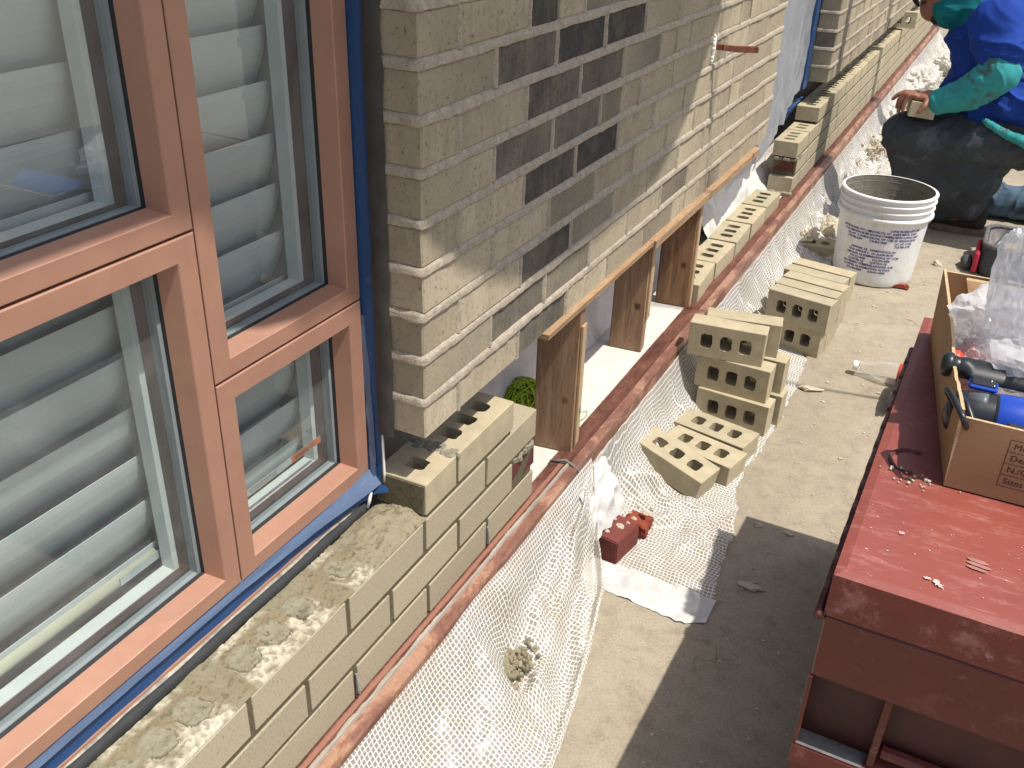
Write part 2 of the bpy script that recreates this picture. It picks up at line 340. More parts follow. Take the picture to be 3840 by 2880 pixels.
def mat_bucket():
    a=NT('scuffed_white_bucket'); co=a.coord(); n=a.noise(a.coord(scale=(1,1,.5)),13,7,.8)
    c=a.ramp(n,[(.55,(.74,.74,.73)),(.66,(.62,.58,.5)),(.76,(.42,.33,.24))]); a.col(c); a.set(Roughness=.42); a.bump(a.noise(co,40,5),.15,.002)
    a.b.inputs['Subsurface Weight'].default_value=.0; return a.m
M_bucket=mat_bucket(); M_residue=mat_mortar('dried_mortar_lining',(.23,.21,.16))
M_redbrick=mat_newbrick('dark_red_brick',(.175,.05,.043),True); M_redbroken=mat_mortar('broken_red_clay',(.27,.065,.038))
M_redwet=mat_newbrick('maroon_brick',(.14,.045,.04),True)
# ------------------------------------------------------------ ground
mb=MB(); mb.add([(-3,-6,G),(14,-6,G),(14,30,G),(-3,30,G)],[(0,1,2,3)])
tag(mb.build('ground',M_ground),None,None,kind='structure')
# ------------------------------------------------------------ old brick piers
CP=.0677
def pier(label,y0,y1,z0,rows,group,endface=True,seed=1,darkzone=True,xd=.075):
    rnd=random.Random(seed); root=thing('brick_wall',label,'wall',(0,y0,z0),group=group); off=(0,y0,z0)
    B=MB(off); Mo=MB(off)
    for k in range(rows):
        za=z0+k*CP; zb=za+.0545
        ys=[y0]; y=y0+(.098 if k%2==0 else .1995)
        while y<y1-.03:
            ys.append(y)
            y+=.2035
        ys.append(y1)
        segs=[]
        for a,b in zip(ys[:-1],ys[1:]):
            if b-a>.15 and rnd.random()<.16: m_=(a+b)/2; segs+=[(a,m_),(m_,b)]
            else: segs.append((a,b))
        for i,(a,b) in enumerate(segs):
            c=(a+b)/2-y0
            dk=0
            if darkzone:
                lo=.20+.03*(k%3); hi=.60+.016*k
                if lo<c<hi and rnd.random()<(.92 if k>3 else .7): dk=rnd.uniform(.72,1) if k>3 else rnd.uniform(.4,.85)
                elif hi<=c<1.15 and rnd.random()<.5: dk=rnd.uniform(.12,.6)
                elif rnd.random()<.10: dk=rnd.uniform(.15,.4)
                if k<4 and c<.30: dk*=.25
            elif rnd.random()<.12: dk=rnd.uniform(.1,.5)
            light=np.array((.36,.322,.25))*rnd.uniform(.80,1.1); dark=np.array((.034,.033,.031))
            lt=float(light[0]/.36); col=(lt,dk,rnd.random())
            px=rnd.uniform(-.0015,.0015)
            n0=len(B.v); B.box((-xd,a+(.0045 if i else 0),za),(px,b-.0045,zb+rnd.uniform(-.001,.001)),col,ch=.0022,jit=.0008)
            if dk>.1 or rnd.random()<.3:
                e0,e1=(rnd.uniform(-.35,.25),rnd.uniform(-.35,.25)) if dk>.1 else (rnd.uniform(0,.25),rnd.uniform(0,.25))
                for vi_ in range(n0,len(B.v)):
                    tt=(B.v[vi_][1]+y0-a)/(b-a); d_=min(1,max(0,dk+e0*(1-tt)+e1*tt)); B.c[vi_]=(lt,d_,col[2])
    # backing mortar core (recessed)
    Mo.box((-xd+.004,y0+.003,z0+.001),(-.0035,y1-.003,z0+rows*CP-.001))
    # bulging bed joints wrapping the corner
    for k in range(rows):
        zc=z0+k*CP+.061
        path=[]
        if endface: path+=[(-xd+i*(xd/6),y0,0,-1) for i in range(6)]
        path+=[(0,y0,.7,-.7)]
        n=int((y1-y0)/.011); path+=[(0,y0+(i+1)*(y1-y0)/n,1,0) for i in range(n)]
        V=[];m=7
        for i,(x,y,nx,ny) in enumerate(path):
            amp=.0029+.0017*mn.noise(Vector((x*30,y*13,zc*40)))+.0014*mn.noise(Vector((x*90,y*70,zc*40+5)))
            hh=.0083+.0018*mn.noise(Vector((x*40+9,y*18,zc*30)))+.0019*mn.noise(Vector((x*40+9,y*85,zc*30))); dz=.0015*mn.noise(Vector((x*9+3,y*9,zc*7)))
            for j in range(m):
                t=-1+2*j/(m-1); o_=amp*(1-abs(t)**5)*(1-.28*t)-.0028*(abs(t)>.99)+.0006*mn.noise(Vector((y*140,t*4,zc*60)))
                V.append((x+nx*o_,y+ny*o_,zc+dz+t*hh-.0022*(1-t*t)))
        F=[(i*m+j,(i+1)*m+j,(i+1)*m+j+1,i*m+j+1) for i in range(len(path)-1) for j in range(m-1)]
        Mo.add(V,F)
        # head joints
        y=y0+(.098 if k%2==0 else .1995)
        while y<y1-.03:
            if k<rows:
                V=[];q=6
                for i in range(q):
                    z=z0+k*CP+.0545*i/(q-1); a_=.0030+.0016*mn.noise(Vector((y*60,z*60,2)))
                    wv=.0055+.0012*mn.noise(Vector((y*50,z*70,8)))
                    V+=[(-.003,y-wv,z),(a_,y-wv*.4,z),(a_,y+wv*.4,z),(-.003,y+wv,z)]
                Mo.add(V,[(i*4+j,i*4+j+1,(i+1)*4+j+1,(i+1)*4+j) for i in range(q-1) for j in range(3)])
            y+=.2035
    B.build('brickwork',M_oldbrick,root); Mo.build('mortar_joint',M_oldmortar,root,smooth=True)
    return root
pier('old grey-brown brick wall with a dark band, nearest the copper-coloured window, propped on timber',0,2.06,0,15,'suspended old brick piers',seed=3)
pier('far old brick wall beyond the plastic-covered opening, above the long row of new bricks',3.06,4.70,.003,12,'suspended old brick piers',seed=9,darkzone=False)
pier('farthest old brick wall, past the vertical joint at the top edge',4.74,8.2,.003,9,'suspended old brick piers',endface=True,seed=12,darkzone=False)
mb=MB((0,4.7,0)); mb.box((-.07,4.701,.0),(-.02,4.739,.8)); o=mb.build('expansion_joint',M_gap); o.location=(0,4.7,0); tag(o,'dark vertical expansion joint between the two far old brick walls','joint filler')
# ------------------------------------------------------------ brick with core holes
def brick_mesh(name,seed,L=.194,W=.092,H=.057,holes=((-.050,0),(0,0),(.050,0)),hw=.0152,hd=.0198,mat=M_tan,slot=False):
    rnd=random.Random(seed); B=MB(); c=.0014
    if slot: hw,hd=.0135,.0205
    xs=[-L/2+c]; 
    cells=[]
    hx=[h[0] for h in holes]
    cell=.0235
    cur=-L/2+c
    for h in hx:
        cells.append((cur,h-cell,None)); cells.append((h-cell,h+cell,h)); cur=h+cell
    cells.append((cur,L/2-c,None))
    y0,y1=-W/2+c,W/2-c
    rings={}
    for s in (1,-1):
        z=s*H/2
        def ring(h,zz,grow=0,jit=0):
            r_=random.Random(seed*31+int(h*1000)+(1 if s>0 else 2))
            pts=[]
            for j in range(24):
                a=2*math.pi*(j+.5)/24; ca,sa=math.cos(a),math.sin(a); p=5
                k=(abs(ca)**p+abs(sa)**p)**(-1/p)
                jj=r_.uniform(-.0012,.0012) if jit else 0
                pts.append((h+ca*k*(hw+grow+jj),sa*k*(hd+grow+jj),zz))
            return pts
        for a,b,h in cells:
            if h is None:
                V=[(a,y0,z),(b,y0,z),(b,y1,z),(a,y1,z)]; B.add(V,[(0,1,2,3) if s>0 else (3,2,1,0)])
            else:
                outer=[]
                for j in range(24):
                    an=2*math.pi*(j+.5)/24; ca,sa=math.cos(an),math.sin(an); w2=(b-a)/2; d2=(y1-y0)/2
                    # project direction onto rect using normalised ring params
                    k=1/max(abs(ca),abs(sa)); outer.append((h+ca*k*w2,sa*k*d2,z))
                inner=ring(h,z,0,1); V=outer+inner
                F=[(j,(j+1)%24,24+(j+1)%24,24+j) for j in range(24)]
                # corners
                co=[(b,y1,z),(a,y1,z),(a,y0,z),(b,y0,z)]; V=V+co
                F+=[(2,48,3),(8,49,9),(14,50,15),(20,51,21)]
                if s<0: F=[f[::-1] for f in F]
                B.add(V,F)
    for a,b,h in cells:
        if h is None: continue
        V=[]
        for zz,ji in ((H/2,1),(H/2-.004,0),(-H/2+.004,0),(-H/2,1)):
            s=1 if zz>0 else -1
            r_=random.Random(seed*31+int(h*1000)+(1 if s>0 else 2))
            for j in range(24):
                an=2*math.pi*(j+.5)/24; ca,sa=math.cos(an),math.sin(an); p=5; k=(abs(ca)**p+abs(sa)**p)**(-1/p); jj=r_.uniform(-.0012,.0012) if ji else .0006
                V.append((h+ca*k*(hw+jj),sa*k*(hd+jj),zz))
        F=[(i*24+j,i*24+(j+1)%24,(i+1)*24+(j+1)%24,(i+1)*24+j) for i in range(3) for j in range(24)]
        B.add(V,F)
    # sides with chamfer
    x0,x1=-L/2,L/2; Y0,Y1=-W/2,W/2; zt,zb=H/2-c,-H/2+c
    def rect(x0,x1,y0,y1,z): return [(x0,y0,z),(x1,y0,z),(x1,y1,z),(x0,y1,z)]
    def oct_(z,e): # octagon-ish
        return [(x0+c,Y0+e,z),(x1-c,Y0+e,z),(x1-e,Y0+c,z),(x1-e,Y1-c,z),(x1-c,Y1-e,z),(x0+c,Y1-e,z),(x0+e,Y1-c,z),(x0+e,Y0+c,z)]
    V=oct_(H/2,c)+oct_(zt,0)+oct_(zb,0)+oct_(-H/2,c)
    V=[(p[0]+rnd.uniform(-.0006,.0006),p[1]+rnd.uniform(-.0006,.0006),p[2]) if 8<=i<24 else p for i,p in enumerate(V)]
    F=[(i*8+j,(i+1)*8+j,(i+1)*8+(j+1)%8,i*8+(j+1)%8) for i in range(3) for j in range(8)]
    B.add(V,F)
    me=B.mesh(name); me.materials.append(mat); return me
BR=[brick_mesh('brick',i) for i in range(5)]
SL=[brick_mesh('brick',20+i,slot=True,holes=((-.049,0),(0,0),(.049,0))) for i in range(3)]
def brick(pos,yaw,label,group,stand=False,tilt=(0,0),me=None,cat='brick',bottom=True,flip=0,name='brick'):
    me=me or random.choice(BR); h=.092 if stand else .057
    o=bpy.data.objects.new(name,me); C.objects.link(o)
    o.location=(pos[0],pos[1],pos[2]+(h/2 if bottom else 0))
    o.rotation_euler=((R(90) if stand else 0)+tilt[1],tilt[0],yaw+flip*math.pi); tag(o,label,cat,group); return o
# ------------------------------------------------------------ low walls of new brick
J=.0098
def course(B,Mo,ya,yb,zt,zb,j0,rnd,k0=1.0):
    y=j0
    while y>ya+.02: y-=.2035
    y+=.2035; a=ya
    while True:
        b=min(y-J/2,yb)
        if y>=yb-.02: b=yb
        k=rnd.uniform(.93,1.05)*k0; B.box((-.092,a,zb),(rnd.uniform(-.0006,.0006),b,zt),tuple(np.array((.405,.352,.252))*k),ch=.0009,jit=.0003)
        if b>=yb-1e-6: break
        a=y+J/2; y+=.2035
def place_child(me,parent,loc,rot,name='brick',label=None):
    o=bpy.data.objects.new(name,me); C.objects.link(o); o.parent=parent; o.location=Vector(loc)-Vector(parent.location); o.rotation_euler=rot
    if label: o['label']=label
    return o
M_wick=simple('grey_wick_rope',(.28,.29,.30),.8,var=.5,vs=500)
def near_wall():
    root=thing('low_brick_wall','low new tan brick wall under the copper-coloured window, wet mortar bed on top','wall',(0,-.4,-.3435),group='low new brick walls being rebuilt'); off=(0,-.4,-.3435)
    B=MB(off); Mo=MB(off); rnd=random.Random(5)
    course(B,Mo,-1.3,.397,-.151,-.209,-.004,rnd); course(B,Mo,-1.3,.300,-.219,-.2765,.102,rnd); course(B,Mo,-1.3,.394,-.2865,-.3435,.003,rnd)
    # half cell in course 2 right end gets its top from a cored brick child
    Mo.box((-.089,-1.29,-.343),(-.0026,.386,-.219+.0))
    Mo.box((-.089,-1.29,-.2195),(-.0026,.382,-.1515))
    Mo.box((-.088,.002,-.1505),(-.0028,.293,-.1415)); Mo.box((-.086,.088,-.1415),(-.003,.112,-.090))
    B.build('brickwork',M_courses,root); Mo.build('mortar_joint',M_newmortar,root)
    hd=brick_mesh('brick',71,L=.0955,holes=((-.002,0),)); place_child(hd,root,(-.046,.0475,-.1125),(0,0,R(90)))
    place_child(BR[1],root,(-.046,.2035-.003,-.1125),(0,0,R(90)))
    place_child(BR[2],root,(-.0465,.3005+.0002,-.1795),(0,0,R(90)))
    q=MB(off); q.box((-.0895,-.0022,-.1408),(-.0035,-.0001,-.0872),ch=.001,jit=.0006); q.build('mortar_smear',mat_mortar('damp_mortar_smear',(.16,.135,.085)),root)
    # toothed dark red brick
    rb=MB(); rb.box((-.045,-.047,-.0255),(.0435,.0475,.0245),ch=.0015,jit=.001); o=rb.build('red_brick',M_redwet,root,label='dark red temporary brick in the toothed end'); o.location=Vector((-.046,.3525,-.2495))-root.location
    mm=MB()
    P=np.zeros((14,6,3)); rr=random.Random(3)
    mmb=MB(off); 
    for i in range(60):
        y=.31+.085*rr.random(); x=-.001-.012*rr.random(); z=-.2195-.008*rr.random(); s=.004+.003*rr.random(); mmb.box((x-s,y-s,z-s),(x+s*.6,y+s,z+s),ch=s*.35,jit=s*.2)
    mmb.build('mortar_squeeze',M_greymortar,root); mmb=MB(off)
    for i in range(70):
        y=.088+.022*rr.random(); x=-.088*rr.random(); z=-.092+.004*rr.random(); s=.004+.004*rr.random(); mmb.box((x-s,y-s,z-s),(x+s,y+s,z+s),ch=s*.35,jit=s*.25)
    mmb.build('mortar_squeeze',M_greymortar,root)
    # fresh mortar bed: heightfield with colour
    y0,y1=-1.25,.004; ny=620; nx=46
    ys=np.linspace(y0,y1,ny); xs=np.linspace(-.0905,-.0012,nx)
    X,Y=np.meshgrid(xs,ys); P=np.stack([X,Y,np.zeros_like(X)],-1); Pf=P.reshape(-1,3)
    n1=nz(Pf,26,1,3).reshape(X.shape); n2=nz(Pf,95,2,3).reshape(X.shape); n3=nz(Pf,9,3,2).reshape(X.shape)
    h=.0035+.0016*n1+.0011*n2
    mort=lin((.57,.54,.455)); och=lin((.55,.50,.40)); white=lin((.86,.83,.755)); grey=lin((.585,.565,.49)); tan=lin((.70,.63,.48))
    col=np.tile(mort,(ny,nx,1)).astype(float)
    def ss(a,b,x): t=np.clip((x-a)/(b-a),0,1); return t*t*(3-2*t)
    def blend(c,w): 
        nonlocal col; col=col*(1-w[...,None])+np.array(c)*w[...,None]
    blend(och,ss(-.1,.45,n3+.4*n1)*.7)
    # distance to joint (course 2 joints at -.004 + k*.2035)
    dj=np.abs((Y+.004+.10175)%.2035-.10175)
    # white paste: towards the front edge, away from joints
    wv=.026+.016*n3+.009*n1+.012*np.cos((Y+.004)/.2035*2*math.pi*3)
    front=ss(-.004,.006,X+wv)*ss(.016,.032,dj+.006*n1)
    back=ss(.004,-.003,X+.078+.008*n1)*ss(.02,.04,dj)*ss(-.2,.1,n3)
    near_c=ss(-.125,-.155,Y+.02*n1)
    blend(white*np.array((1,1,1)),np.clip(front*(.62+.9*n2+.5*n1),0,1)*near_c); blend(white,np.clip(back*(.45+.8*n2),0,1)*near_c); h+=.0022*np.clip(front*(.5+n2),0,1)*near_c
    ridge=ss(.022,.008,dj+.004*n1); h+=.003*ridge*near_c
    holes_mask=np.zeros_like(X)
    k=np.round((Y+.004-.10175)/.2035)
    for hx in (-.052,.002,.055):
        cy=-.004-.10175+.2035*0
        d_y=((Y+.004+.10175+.10175)%.2035)-.10175-hx
        d_x=X+.049
        rr_=(np.abs(d_y/(.0195+.002*np.sin(Y*31+hx*90)))**3.2+np.abs(d_x/.0225)**3.2)**(1/3.2)+.17*n1+.05*n2
        m_=ss(1.08,.92,rr_)*near_c; blend(grey,m_*.9); rim=ss(1.45,1.1,rr_)*(1-m_)*near_c; blend(och,rim*.5); blend(white,rim*np.clip(.5+n2*1.5,0,1)*ss(-.062,-.03,X)*.8)
        h+=(.0012-.0022*ss(.75,.2,rr_))*m_+.0012*n2*m_; crack=ss(.06,.02,np.abs(rr_-1.0))*ss(.1,.3,n3+.9*n1+.35)*(d_x>-.004)*near_c; h-=.006*crack; blend((.02,.017,.012),crack*.95)
    # thick heap near the corner
    heap=ss(-.15,-.05,Y+.012*n1); h+=heap*(.012+.006*n1+.003*n2)*np.clip(np.cos((X+.045)/.046*1.45),0.05,1)
    blend(lin((.60,.56,.47)),heap*.85)
    pits=ss(.38,.5,n2)*.9; h-=.0025*pits; blend(lin((.38,.35,.28)),pits*.6)
    h*=ss(0,.0025,-.0005-X)*.9+.1
    Z=-.151+h; P=np.stack([X,Y,Z],-1); q=MB(off); q.grid(P,col*np.array((.86,.86,.84))); 
    q.build('mortar_bed',M_vcol,root,smooth=True,label='spread mortar bed with pale paste and filled core holes')
    # weep ropes
    for (y,z) in ((.206,-.33),(-.005-.3*0,-.0)):
        if z==0: continue
        q=MB(off); q.tube([(.001,y,z+.03),(.003,y+.001,z+.012),(.004,y+.002,z-.008)],.0017,8); q.build('weep_wick',M_wick,root)
    q=MB(off); q.tube([(.001,-.2,-.297),(.003,-.201,-.31),(.004,-.2,-.335)],.0019,8); q.build('weep_wick',M_wick,root)
    return root
near_wall()
def far_wall():
    root=thing('low_brick_wall','long low new tan brick wall receding behind the worker under the far old brick walls','wall',(0,2.65,-.3435),group='low new brick walls being rebuilt'); off=(0,2.65,-.3435)
    B=MB(off); Mo=MB(off); rnd=random.Random(8); E_=7.6
    course(B,Mo,2.665,E_,-.2865,-.3435,2.8,rnd); course(B,Mo,2.70,E_,-.219,-.2765,2.9,rnd)
    course(B,Mo,3.075,E_,-.151,-.209,3.075,rnd)
    Mo.box((-.089,2.69,-.343),(-.0026,E_-.01,-.2195)); Mo.box((-.089,2.68,-.2192),(-.0027,E_-.01,-.1515)); Mo.box((-.089,3.02,-.1513),(-.0026,E_-.01,-.09))
    B.build('brickwork',M_courses,root); Mo.build('mortar_joint',M_newmortar,root)
    y=2.665
    for i in range(2): place_child(SL[i],root,(-.046,y+.097,-.1795),(0,0,R(90))); y+=.2035
    y=3.0; i=0
    while y<E_-.2: place_child(SL[i%3],root,(-.046,y+.097,-.1125),(0,0,R(90))); y+=.2035; i+=1
    rb=MB(off); rb.box((-.088,2.69,-.273),(-.006,2.79,-.222),ch=.002,jit=.001); rb.build('red_brick',M_redwet,root,label='maroon temporary brick set back in the toothed end')
    mm=MB(off); rr=random.Random(5)
    for i in range(60):
        yy=2.665+.1*rr.random(); x=-.09+.09*rr.random(); s=.005+.004*rr.random(); z=-.218+.002*rr.random(); mm.box((x-s,yy-s,z-s),(x+s,yy+s,z+s*.6),ch=s*.3)
    mm.build('mortar_squeeze',M_greymortar,root); mm=MB(off)
    for i in range(50):
        x=-.1+.1*rr.random(); s=.004+.006*rr.random(); yy=2.655+.012*rr.random(); mm.box((x-s,yy-s,-.3535),(x+s,yy+s,-.3535+s*1.4),ch=s*.3)
    mm.build('mortar_squeeze',M_greymortar,root)
far_wall()
# ------------------------------------------------------------ backup wall + ledge
root=thing('membrane_wall','white membrane-coated inner wall and ledge behind the timber props','wall',(-.2,.4,-.36))
off=(-.2,.4,-.36)
ny,nz_=220,40
Y=np.linspace(.0,8,260); T=np.linspace(0,1,26)
YY,TT=np.meshgrid(Y,T,indexing='ij'); 
Z=-.353+TT*.62; X=-.195+.035*np.exp(-TT*9)+0*YY
Pf=np.stack([X,YY,Z],-1).reshape(-1,3); X=X+.006*nz(Pf,9,4,3).reshape(X.shape)
q=MB(off); q.grid(np.stack([X,YY,Z],-1)); q.build('membrane_face',M_membranewall,root,smooth=True)
q=MB(off); XS=np.linspace(-.2,-.017,14); YL=np.linspace(-1.3,8,420); A,Bq=np.meshgrid(YL,XS,indexing='ij'); Pf=np.stack([Bq,A,0*A],-1).reshape(-1,3); Zz=-.3555+.0012*nz(Pf,14,6,3).reshape(A.shape); Zz=np.minimum(Zz,-.3545)
q.grid(np.stack([Bq,A,Zz],-1)[:,::-1]); q.build('ledge',M_membrane,root,smooth=True)
q=MB(off); q.box((-.5,-1.3,-.56),(.03,8,-.3575)); q.build('curb',M_greymortar,root)
# lumps of thick membrane at the foot further along (2.05..2.65)
q=MB(off); 
P=[];
YY=np.linspace(1.95,3.0,60); TT=np.linspace(0,1,22); A,Bq=np.meshgrid(YY,TT,indexing='ij')
Xx=-.185+.11*(1-np.sin(Bq*math.pi/2)); Zz=-.353+.24*Bq**1.3; Pf=np.stack([Xx,A,Zz],-1).reshape(-1,3); d=nz(Pf,11,8,3).reshape(A.shape); Xx+=.018*d; Zz+=.01*d
Zz[:,0]=-.356; q.grid(np.stack([Xx,A,Zz],-1)); q.build('membrane_fillet',M_membrane,root,smooth=True)
# interior backing behind everything
mb=MB((-.6,0,0)); mb.box((-.62,-1.5,-.3),(-.6,8,1.6)); o=mb.build('interior_wall',M_darkin); o.location=(-.6,0,0); tag(o,'dark room interior seen behind the window shutters','wall')
# ------------------------------------------------------------ copper flashing
prof=[(-.0225,-.3512),(-.004,-.3506),(.0125,-.3508),(.0135,-.3462),(.0170,-.3460),(.0182,-.3512),(.0345,-.3535),(.0375,-.3565),(.0380,-.372),(.0385,-.391),(.0435,-.398)]
def mat_copper_top():
    a=NT('oxidised_copper'); co=a.coord(); n=a.noise(a.coord(scale=(1,.35,1)),26,6,.75,.4); n2=a.noise(co,120,4,.7)
    c=a.ramp(n,[(.3,(.085,.035,.026)),(.48,(.165,.068,.046)),(.60,(.24,.105,.072)),(.72,(.34,.17,.125))]); c=a.mix(1,c,a.ramp(n2,[(.3,(.7,.7,.7)),(.65,(1.1,1.1,1.1))]),'MULTIPLY')
    a.col(c); a.set(Metallic=.3,Roughness=a.ramp(n2,[(.3,(.42,)*3),(.7,(.65,)*3)])); a.bump(n2,.3,.0012); return a
M_coptop=mat_copper_top().m
def smeared():
    a=mat_copper_top(); a.m.name='oxidised_copper_smeared'
    old=a.b.inputs['Base Color'].links[0].from_socket
    tc=a.n('ShaderNodeTexCoord'); sx=a.n('ShaderNodeSeparateXYZ'); a.l(tc.outputs['Object'],sx.inputs[0]); x=sx.outputs[0]
    n=a.noise(a.coord(scale=(1,.22,1)),48,6,.75); n3=a.noise(a.coord(scale=(1,.3,1)),10,3)
    # pink-orange band against the brick, pale mortar band next to it
    d=a.math('ABSOLUTE',a.math('SUBTRACT',x,.0045)); mp_=a.math('LESS_THAN',a.math('ADD',d,a.math('MULTIPLY',a.math('SUBTRACT',n,.5),.006)),.0042)
    c=a.mix(mp_,old,(.36,.175,.125))
    d2=a.math('ABSOLUTE',a.math('SUBTRACT',x,.0225)); w=a.math('ADD',.0068,a.math('MULTIPLY',a.math('SUBTRACT',n3,.42),.03))
    mk=a.math('LESS_THAN',a.math('ADD',d2,a.math('MULTIPLY',a.math('SUBTRACT',n,.5),.020)),w)
    c=a.mix(mk,c,a.ramp(n,[(.35,(.33,.30,.25)),(.6,(.52,.48,.42))])); a.col(c); return a.m
M_copsm=smeared()
def mat_copface():
    a=NT('bright_copper_face'); co=a.coord(); n=a.noise(a.coord(scale=(1,.4,.8)),17,5,.7,.5); n2=a.noise(co,110,4,.7)
    c=a.ramp(n,[(.34,(.19,.085,.06)),(.5,(.31,.155,.11)),(.56,(.46,.26,.17)),(.75,(.44,.27,.2))]); c=a.mix(1,c,a.ramp(n2,[(.3,(.8,.8,.8)),(.65,(1.1,1.1,1.1))]),'MULTIPLY')
    a.col(c); a.set(Metallic=.3,Roughness=.42); a.bump(n2,.3,.0015); return a.m
M_copface=mat_copface()
def flash(y0,y1,dx,dz,seed,name,label,mt):
    ys=np.linspace(y0,y1,int((y1-y0)/.012)); m=len(prof); V=np.zeros((len(ys),m,3))
    for i,y in enumerate(ys):
        for j,(x,z) in enumerate(prof):
            g_=.0009*mn.noise(Vector((y*5,0,seed))); b_=(.0015*mn.noise(Vector((y*11,j*.3,seed+4))) if j>6 else .0)
            V[i,j]=(x+dx+g_+b_,y,z+dz+.5*g_+.0004*mn.noise(Vector((y*14,j*.2,seed+7))))
    q=MB((0,y0,-.35)); q.grid(V); nf=m-1
    q.mi=[(1 if (k%nf)>=5 else 0) for k in range(len(q.f))]
    o=q.build(name,[mt,M_copface]); o.location=(0,y0,-.35)
    tag(o,label,'flashing','copper drip flashings'); return o
flash(-1.3,.53,.003,.0022,1,'copper_flashing','near length of copper flashing under the window wall, smeared with pale mortar',M_copsm)
flash(.52,8,0,0,5,'copper_flashing','long copper flashing running past the timber props and ledge bricks',M_coptop)
# grey sealant collar at the lap
q=MB((.01,.53,-.34)); q.tube([(-.02,.522,-.3455),(.0,.528,-.3435),(.012,.53,-.3395),(.028,.531,-.3475),(.0405,.532,-.354),(.044,.532,-.375)],[.002,.003,.0034,.003,.0028,.002],8); o=q.build('sealant_joint',simple('grey_sealant',(.17,.17,.165),.8,bump=.5),None,True); o.location=(.01,.53,-.34); tag(o,'grey sealant collar over the lap between the two copper flashings','sealant')
# ------------------------------------------------------------ window
XF=-.10
win=thing('window','copper-coloured window with four dark-gapped sashes left of the brick wall','window',(XF,-.3,-.09))
woff=(XF,-.3,-.09)
def sash(yl,yr,zb,zt,hide=()):
    """face plane x=XF; frame face 27mm, splayed reveal 30mm deep"""
    r=bpy.data.objects.new('sash',None); C.objects.link(r); r.parent=win
    F_=MB(woff); fw_=.027; c=.0015
    def loop(x,e,eb=None): # inset loop
        return [(x,yl+e,zb+(eb if eb is not None else e)),(x,yr-e,zb+(eb if eb is not None else e)),(x,yr-e,zt-e),(x,yl+e,zt-e)]
    L=[loop(XF-.055,0),loop(XF-c,0),loop(XF,c),loop(XF,fw_,.0225),loop(XF-.0015,fw_+.001,.0235),loop(XF-.028,fw_+.007,.0285)]
    for a,b in zip(L[:-1],L[1:]):
        V=a+b; F_.add(V,[(j,(j+1)%4,4+(j+1)%4,4+j) for j in range(4)])
    F_.build('sash_frame',M_frame,r)
    def ringm(name,mat,x0,x1,i0,i1,e0=.0275,e1=.029):
        q=MB(woff)
        a=loop(x0,i0,e0); b=loop(x1,i1,e1); V=a+b; q.add(V,[(j,(j+1)%4,4+(j+1)%4,4+j) for j in range(4)]); q.build(name,mat,r)
    e=fw_+.007
    ringm('gasket',M_black,XF-.026,XF-.034,e-.001,e+.0005)
    def barring(name,mat,x0,x1,i0,i1,e0=.0275,e1=.030):
        q=MB(woff); 
        a=loop(x0,i0,e0);b=loop(x0,i1,e1);c_=loop(x1,i1,e1)
        q.add(a+b+c_,[(j,(j+1)%4,4+(j+1)%4,4+j) for j in range(4)]+[(4+j,4+(j+1)%4,8+(j+1)%4,8+j) for j in range(4)]); q.build(name,mat,r)
    barring('glazing_stop',M_stop,XF-.034,XF-.047,e-.001,e+.006)
    barring('inner_gasket',M_black,XF-.047,XF-.064,e-.001,e+.008,.027,.0292)
    barring('inner_frame',M_spacer,XF-.064,XF-.084,e-.001,e+.0165,.0275,.0305)
    q=MB(woff); q.add([(XF-.0405,yl+e,zb+.028),(XF-.0405,yr-e,zb+.028),(XF-.0405,yr-e,zt-e),(XF-.0405,yl+e,zt-e)],[(0,1,2,3)]); g=q.build('glass_pane',M_glass,r)
    return r
g_=.0022
sash(-.2985+g_/2,-.006,-.090,.2035,)
sash(-.2985+g_/2,-.006,.2065,1.25)
sash(-1.25,-.2985-g_/2,-.090,.3965)
sash(-1.25,-.2985-g_/2,.3995,1.25)
q=MB(woff); q.box((XF-.05,-1.25,-.089),(XF-.012,-.0065,1.25)) if False else None
for a,b in (((XF-.05,-.301,-.089),(XF-.012,-.296,1.25)),((XF-.05,-.296,.2),(XF-.012,-.007,.21)),((XF-.05,-1.25,.3935),(XF-.012,-.301,.4025))): q.box(a,b)
q.build('gap_seal',M_gap,win)
# shutters behind the glass
def shutters(yl,yr,zlo,zhi,label,rail):
    sh=thing('window_shutter',label,'shutter',(-.2,(yl+yr)/2,zlo),group='grey louvred shutters behind the window'); off=(-.2,(yl+yr)/2,zlo)
    sx=lambda t: float(np.interp(t,[0,.08,.2,.4,.7,1],[-.1950,-.1955,-.1975,-.2030,-.2170,-.2380]))
    z=.5025
    while z>zlo: z-=.0662
    while z<zhi:
        q=MB(off); n=12; V=[]
        for i in range(n):
            t=i/(n-1); x=sx(t); zz=z-.098*t
            V+=[(x,yl,zz),(x,yr,zz)]
        for i in range(n):
            t=1-i/(n-1); x=sx(t)-.005*math.sin(t*math.pi)-.0015; zz=z-.098*t
            V+=[(x,yl,zz),(x,yr,zz)]
        m=2*n; F=[(2*i,2*i+1,(2*i+3)%(2*m),(2*i+2)%(2*m)) for i in range(m)]
        F.append([2*i for i in range(m)]); F.append([2*i+1 for i in range(m)][::-1])
        q.add(V,F); o=q.build('louver',M_slat,sh,smooth=False)
        z+=.0662
    q=MB(off); q.box((-.235,yr+.002,zlo-.1),(-.19,yr+.05,zhi)); q.build('stile',simple('beige_stile',(.38,.38,.32),.6,bump=0),sh)
    if rail:
        q=MB(off); zr_=rail; q.tube([(-.200,yl,zr_),(-.200,yr+.03,zr_)],.0105,16); q.build('bottom_rail',M_cream,sh,smooth=True)
        q=MB(off); q.box((-.1896,yr-.09,zr_-.004),(-.1885,yr-.02,zr_+.008)); q.build('rail_label',M_labelw,sh)
    return sh
